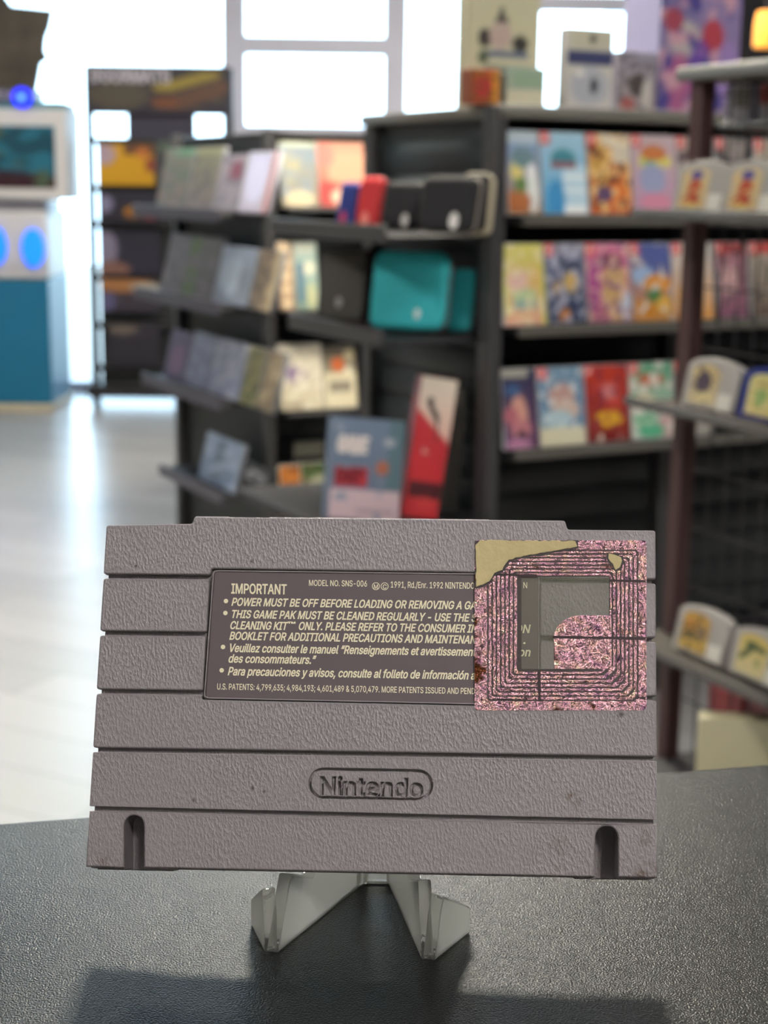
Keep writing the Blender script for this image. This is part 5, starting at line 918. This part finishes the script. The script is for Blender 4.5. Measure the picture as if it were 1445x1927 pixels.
dc(3, 450, 500, .11, 'small black card with white lettering marks on the lowest side shelf', [('g', '#26262a', '#2c2c30'), ('e', .4, .7, .35, .14, '#b8b8c0'), ('e', .4, .68, .25, .08, '#303034')], '#2a2a2c')

# ---- cartridges on the wire rack
GN = 'loose arch topped cartridges on the wire rack'
m_cg = mat('light_grey_cartridge', '#a6a19c', .4, noise_=(40, .05)); m_cb = mat('blue_cartridge', '#1c2f7c', .35)
def ncart(r, pc, label, spec, m, lean=12):
    z = e_rows[r]; p = LEF.off(-.01).spot(pc, z)
    t = empty('arched_cartridge', label, 'game cartridge', p + Vector((0, 0, .0015 + .018 * math.sin(R(lean)))), LE.rz, -R(lean), GN)
    w, h = .116, .075; M = Matrix.Rotation(R(90), 4, 'X')
    top = [(w / 2 * math.cos(q * math.pi / 20) , h - .017 + .017 * math.sin(q * math.pi / 20)) for q in range(1, 20)]
    pts = [(-w / 2, 0), (w / 2, 0), (w / 2, h - .018)] + top + [(-w / 2, h - .018)]
    MB().prism(round_poly(pts, .002, 2), -.018, 0, .002, 3, M, botbev=.002).build('shell', m, t)
    lw = .062; lp = [(-lw / 2, .006), (lw / 2, .006), (lw / 2, .052)] + [(lw / 2 * math.cos(q * math.pi / 12), .054 + .010 * math.sin(q * math.pi / 12)) for q in range(1, 12)] + [(-lw / 2, .052)]
    def pos(s, t_):
        x = -lw / 2 + lw * s; zt = .054 + .010 * math.sqrt(max(0, 1 - (2 * s - 1) ** 2)); return (x - .012, -.0008, .006 + (zt - .006) * t_)
    ob('label', art_mesh('label', pos, spec, 16, 20), art_mat(), t)
    MB().box(.022, .052, -.0018, -.0004, .003, .026, .0004, 1).build('price_sticker', mat('white_sticker', '#d6d2c8', .5), t)
    return t
CW = .118
redlab = [('g', '#c4ac80', '#c9b890'), ('e', .5, .82, .22, .12, '#4f4a90'), ('e', .5, .5, .24, .22, '#b0482f'), ('e', .45, .2, .3, .16, '#a8422a'), ('e', .5, .05, .2, .06, '#d8c070'), ('n', 6, '#d8b070', .25, 2)]
ncart(0, 1307, 'light grey cartridge with red creature label, first along the upper wire shelf', redlab, m_cg)
ncart(0, 1403, 'light grey cartridge with red creature label, second along the upper wire shelf', redlab, m_cg)
ncart(1, 1326, 'light grey cartridge with dark figure on a cream label, middle wire shelf', [('g', '#c8b894', '#c4ad78'), ('e', .45, .55, .28, .3, '#3f3548'), ('e', .5, .2, .35, .12, '#d4c490'), ('n', 6, '#6d6060', .2, 4)], m_cg)
ncart(1, 1436, 'blue cartridge with a yellow green label, middle wire shelf', [('g', '#d0bc7c', '#c8c078'), ('e', .45, .5, .2, .3, '#8aa860'), ('e', .5, .75, .3, .12, '#b8a868'), ('n', 6, '#e0d4a0', .2, 3)], m_cb)
ncart(2, 1308, 'light grey cartridge with golden brown label, lowest wire shelf', [('g', '#c4a254', '#b89048'), ('e', .3, .65, .3, .18, '#b4803c'), ('e', .35, .42, .3, .08, '#4a4a34'), ('e', .75, .55, .15, .2, '#7d6a54'), ('n', 7, '#55482c', .2, 5)], m_cg)
ncart(2, 1416, 'light grey cartridge with a green streak on a cream label, lowest wire shelf', [('g', '#cfc294', '#c8b060'), ('l', .15, .4, .5, .72, .09, '#4a5a38'), ('l', .3, .74, .85, .7, .08, '#46583a'), ('e', .7, .35, .08, .12, '#8a9060')], m_cg)
# boxes on the rack's low shelf and above
LEl = LE.off(-.03)
def rbox(pa, pb, pyt, pyb, lb, sp, d, shell, off=0., z=None, cat='box', name='stock_box', ln=None):
    ln = ln or LEl.off(off); z = z if z is not None else ln.hit((pa + pb) / 2, pyb).z; h = ln.hit((pa + pb) / 2, pyt).z - z
    A, B = ln.spot(pa, z), ln.spot(pb, z); w = (B - A).length
    t = empty(name, lb, cat, (A + B) / 2 + Vector((0, 0, .001)), ln.rz)
    MB().box(-w / 2, w / 2, 0, d, 0, h, .002, 1).build('box', mat('shell_' + shell.strip('#'), shell, .45), t); art('cover', -w / 2 + .001, w / 2 - .001, .001, h - .001, -.0006, sp, t, (12, 12)); return t
rbox(1306, 1452, 1354, 1470, 'cream box with a teal corner on the low shelf of the wire rack', [('g', '#c8bf98', '#cfc7a6'), ('r', .74, .0, 1, .5, '#62b89c')], .03, '#c4bc98', z=zl, ln=Line(LE.off(.125).spot(1306, zl), Vector((math.cos(R(-8)), math.sin(R(-8)), 0)), R(-8), Vector((0, -1, 0))))
rbox(1330, 1391, 1270, 1470, 'crimson box behind the cream box on the low rack shelf', [('g', '#7d1a24', '#8a202a')], .05, '#8a1c26', -.1, z=zl)
rbox(1399, 1490, 1270, 1470, 'second crimson box, cut by the right edge behind the cream box', [('g', '#77202a', '#80222c')], .05, '#80202a', -.105, z=zl)
rbox(1364, 1412, 160, 226, 'white picture box on the upper shelf of the wire rack', [('g', '#c8c8d8', '#b4b4c4'), ('r', .35, .35, .95, .95, '#6a6258'), ('n', 5, '#4a443c', .2, 3)], .05, '#c0c0d0', -.03, z=zu)
rbox(1426, 1466, 156, 226, 'white and red box at the right picture edge on the upper rack shelf', [('g', '#d0d0dc', '#c0bcc4'), ('e', .3, .7, .4, .3, '#a04038')], .05, '#c8c8d4', -.035, z=zu)
rbox(1420, 1475, 1030, 1090, 'off white price card leaning inside the wire rack', [('g', '#b0a890', '#c4bcac')], .004, '#b8b0a0', -.02, cat='card', name='price_card') if False else None

# ================================================================== far end of the shop
YA = 8.1
def front(px, py, Y=YA): return at(px, py, Y)
t = empty('arcade_cabinet', 'white and teal arcade cabinet with blue glowing buttons by the window', 'arcade machine', (at(-20, 700, YA).x, YA, 0))
lx = t.location.x
def fb(px0, py0, px1, py1, dy0, dy1, bev=.006, Y=YA):
    a, b_ = at(px0, py1, Y), at(px1, py0, Y); return MB().box(a.x - lx, b_.x - lx, dy0, dy1, a.z, b_.z, bev, 2)
m_white = mat('white_cabinet', '#b9b6b4', .4); m_teal = mat('teal_cabinet', '#0d5f80', .4, noise_=(6, .08))
a = at(-140, 780, YA); zb = at(0, 760, YA).z
MB().box(at(-140, 780, YA).x - lx, at(100, 780, YA).x - lx, -.03, .55, 0, zb, .01, 2).build('plinth', mat('cream_plinth', '#b0a48c', .5), t)
fb(-135, 370, 84, 400, .02, .4, .01).build('neck', mat('neck_grey', '#8f8e98', .4), t)
fb(-130, 522, 91, 757, 0, .5).build('cabinet_base', m_teal, t)
fb(-135, 398, 88, 522, -.02, .5, .02).build('control_panel', m_white, t)
mo = fb(-140, 206, 127, 372, -.05, .3).build('monitor_bezel', m_white, t)
sa, sb = at(-110, 352, YA), at(106, 238, YA)
sc_m = art_mat('lit_screen', .2, .08)
me = art_mesh('screen', lambda s, q: (sa.x - lx + (sb.x - sa.x) * s, -.053, sa.z + (sb.z - sa.z) * q), [('g', '#2a1822', '#14323e'), ('r', 0, .3, 1, .9, '#123c4a'), ('n', 4, '#1f5a6c', 0, 3), ('r', 0, 0, 1, .22, '#2c141c'), ('n', 5, '#3d4a38', .25, 6)], 24, 18)
ob('screen', me, sc_m, mo)
fb(-140, 192, 121, 208, -.03, .3, .004).build('top_trim', mat('teal_trim', '#2d6a74', .4), t)
mk = fb(-140, 168, 66, 192, -.04, .2, .004).build('marquee', mat('dark_marquee', '#26242e', .4), t)
lw_ = text_mesh([('EW', at(-4, 190, YA).x - lx, at(10, 190, YA).z, .045, .11, 0)], 0, .002); lw_ = upright(lw_, -.042); ob('marquee_lettering', lw_, mat('grey_lettering', '#8a869a', .5), mk)
def knob(px, py, r, col, em, rz=1., name='glowing_button', dy=-.03):
    p = at(px, py, YA); M = Matrix.Translation((p.x - lx, dy, p.z)) @ Matrix.Rotation(R(90), 4, 'X')
    return MB().prism([(r * math.cos(q * math.pi / 12), r * rz * math.sin(q * math.pi / 12)) for q in range(24)], 0, .03, .006, 3, M).build(name, mat('glow_' + col.strip('#'), col, emit=em), t)
knob(47, 185, .048, '#1020f0', 2.2, 1, 'round_lamp', -.05)
knob(47, 185, .016, '#60a0ff', 1.5, 1, 'lamp_core', -.062)
knob(66, 466, .058, '#0a6cff', 1.5, 1.7); knob(-6, 462, .058, '#0a6cff', 1.5, 1.7)
fb(18, 428, 36, 500, -.04, 0, .006).build('joystick_column', m_white, t)
# ragged dark display board standing on the machine
bd = [(-150, 192), (-150, -60), (-30, -60), (20, 10), (60, 14), (98, 18), (92, 50), (84, 70), (82, 95), (90, 108), (75, 120), (70, 150), (66, 170), (64, 192)]
p0 = at(-20, 192, YA + .22)
zt_m = at(-20, 190, YA).z
t = empty('display_board', 'ragged dark brown display board standing on the arcade cabinet', 'display board', (p0.x, YA + .22, zt_m))
pl = []
for q in bd: p = at(q[0], q[1], YA + .22); pl.append((p.x - p0.x, max(0., p.z - zt_m)))
M = Matrix.Rotation(R(90), 4, 'X')
MB().prism(ccw(pl), -.04, 0, .004, 1, M).build('board', mat('mottled_olive_brown', '#40382d', .6, noise_=(9, .95)), t)
# window-side doormat rack
YR = 8.35
t = empty('doormat_rack', 'black rack of doormats in front of the shop window', 'display rack', (at(300, 700, YR).x, YR, 0)); lx = t.location.x
for px in (172, 432): a = at(px, 400, YR); MB().box(a.x - lx - .02, a.x - lx + .02, .0, .04, 0, at(300, 126, YR).z, .003, 1).build('upright', m_dark, t)
fb(172, 745, 470, 722, -.1, .2, .004, YR).build('base_rail', m_dark, t)
sg = fb(166, 126, 432, 214, -.03, 0, .003, YR).build('sign', mat('sign_black', '#241f26', .5), t)
sa, sb = at(168, 213, YR), at(430, 128, YR)
ob('sign_print', art_mesh('sign_print', lambda s, q: (sa.x - lx + (sb.x - sa.x) * s, -.032, sa.z + (sb.z - sa.z) * q), [('g', '#241f2c', '#28242a'), ('e', .22, .38, .22, .3, '#453f34'), ('n', 4, '#4a4032', .2, 3), ('l', .55, .55, .86, .82, .09, '#82702a'), ('l', .6, .2, .98, .6, .12, '#54382a'), ('e', .55, .25, .1, .12, '#663a20'), ('r', 0, 0, 1, .12, '#25202c')], 40, 16), art_mat(), sg)
a, b_ = at(172, 154, YR), at(322, 131, YR)
lw_ = text_mesh([('DOORMATS', a.x - lx, a.z, (b_.z - a.z) * .95, b_.x - a.x, 0)], 0, .004); ob('sign_lettering', upright(lw_, -.034), mat('grey_sign_ink', '#a8a2aa', .5), sg)
for (py) in (262, 352, 420, 520, 610, 690): fb(176, py, 432, py + 8, -.02, .05, .003, YR).build('rail', m_dark, t)
fb(190, 268, 432, 722, .05, .07, 0, YR).build('back_panel', m_panel, t)
fb(240, 212, 366, 262, .0, .03, 0, YR).build('sign_bracket', mat('dark_violet_panel', '#2c2838', .5), t)
def mat_item(px0, py0, px1, py1, label, spec, d=.03, Y=YR - .06, name='doormat', cat='doormat', shell='#2a2730'):
    a, b_ = at(px0, py1, Y), at(px1, py0, Y); w, h = b_.x - a.x, b_.z - a.z
    t = empty(name, label, cat, ((a.x + b_.x) / 2, Y, a.z), 0, 0, 'goods on the doormat rack')
    MB().box(-w / 2, w / 2, 0, d, 0, h, .006, 2).build('mat_body', mat('shell_' + shell.strip('#'), shell, .8), t)
    art('print', -w / 2 + .002, w / 2 - .002, .002, h - .002, -.001, spec, t, (16, 14)); return t
mat_item(184, 272, 290, 348, 'bright yellow doormat with orange lettering marks on the upper rail', [('g', '#b08210', '#b8880f'), ('r', .5, .75, 1, 1, '#5a3a26'), ('e', .8, .8, .12, .14, '#a8622c'), ('e', .95, .5, .1, .2, '#7a3424'), ('e', .1, .75, .22, .26, '#9a8490')], shell='#8a6a18')
mat_item(188, 362, 300, 418, 'black doormat with a small yellow and red motif below the yellow one', [('g', '#1d1a24', '#22202c'), ('e', .55, .35, .14, .2, '#8a5a18'), ('e', .85, .3, .12, .2, '#7a2028'), ('e', .08, .6, .14, .3, '#6c6880')])
mat_item(292, 262, 372, 348, 'dark doormat with a faded green frame at the right of the yellow one', [('g', '#302c34', '#2c3238'), ('e', .5, .8, .5, .16, '#4c5a4a'), ('n', 4, '#4a4444', .1, 3)], shell='#2a2a30')
mat_item(188, 436, 300, 516, 'dark doormat folded over the third rail of the rack', [('g', '#211f2e', '#1c1a26'), ('e', .1, .6, .2, .4, '#6d6678'), ('e', .2, .1, .3, .2, '#6a4a40')])
mat_item(190, 526, 300, 586, 'brown and grey doormat on the fourth rail', [('g', '#2a2632', '#3a3030'), ('e', .4, .85, .5, .25, '#8a5c34'), ('e', .8, .75, .3, .15, '#8a8478'), ('e', .1, .3, .15, .3, '#4c4868')])
mat_item(205, 612, 300, 688, 'plain black doormat on the lowest rail', [('g', '#1c1a22', '#24202a'), ('e', .3, .9, .3, .12, '#5a5048')])
# amber lamp over the right side
t = empty('amber_lamp', 'glowing amber lampshade at the top right', 'lamp', at(1440, 90, 4.6)); a = at(1415, 90, 4.6); b_ = at(1466, 22, 4.6); hh = b_.z - a.z; rr_ = (b_.x - a.x) / 2
MB().lathe([(rr_ * .92, 0), (rr_, .01), (rr_ * .96, hh * .7), (rr_ * .8, hh)], seg=24).build('lamp_shade', mat('amber_glass', '#e89a3c', emit=.9), t)
MB().tube([(0, 0, hh), (0, 0, CEIL_Z - a.z)], .006).build('cord', m_dark, t)
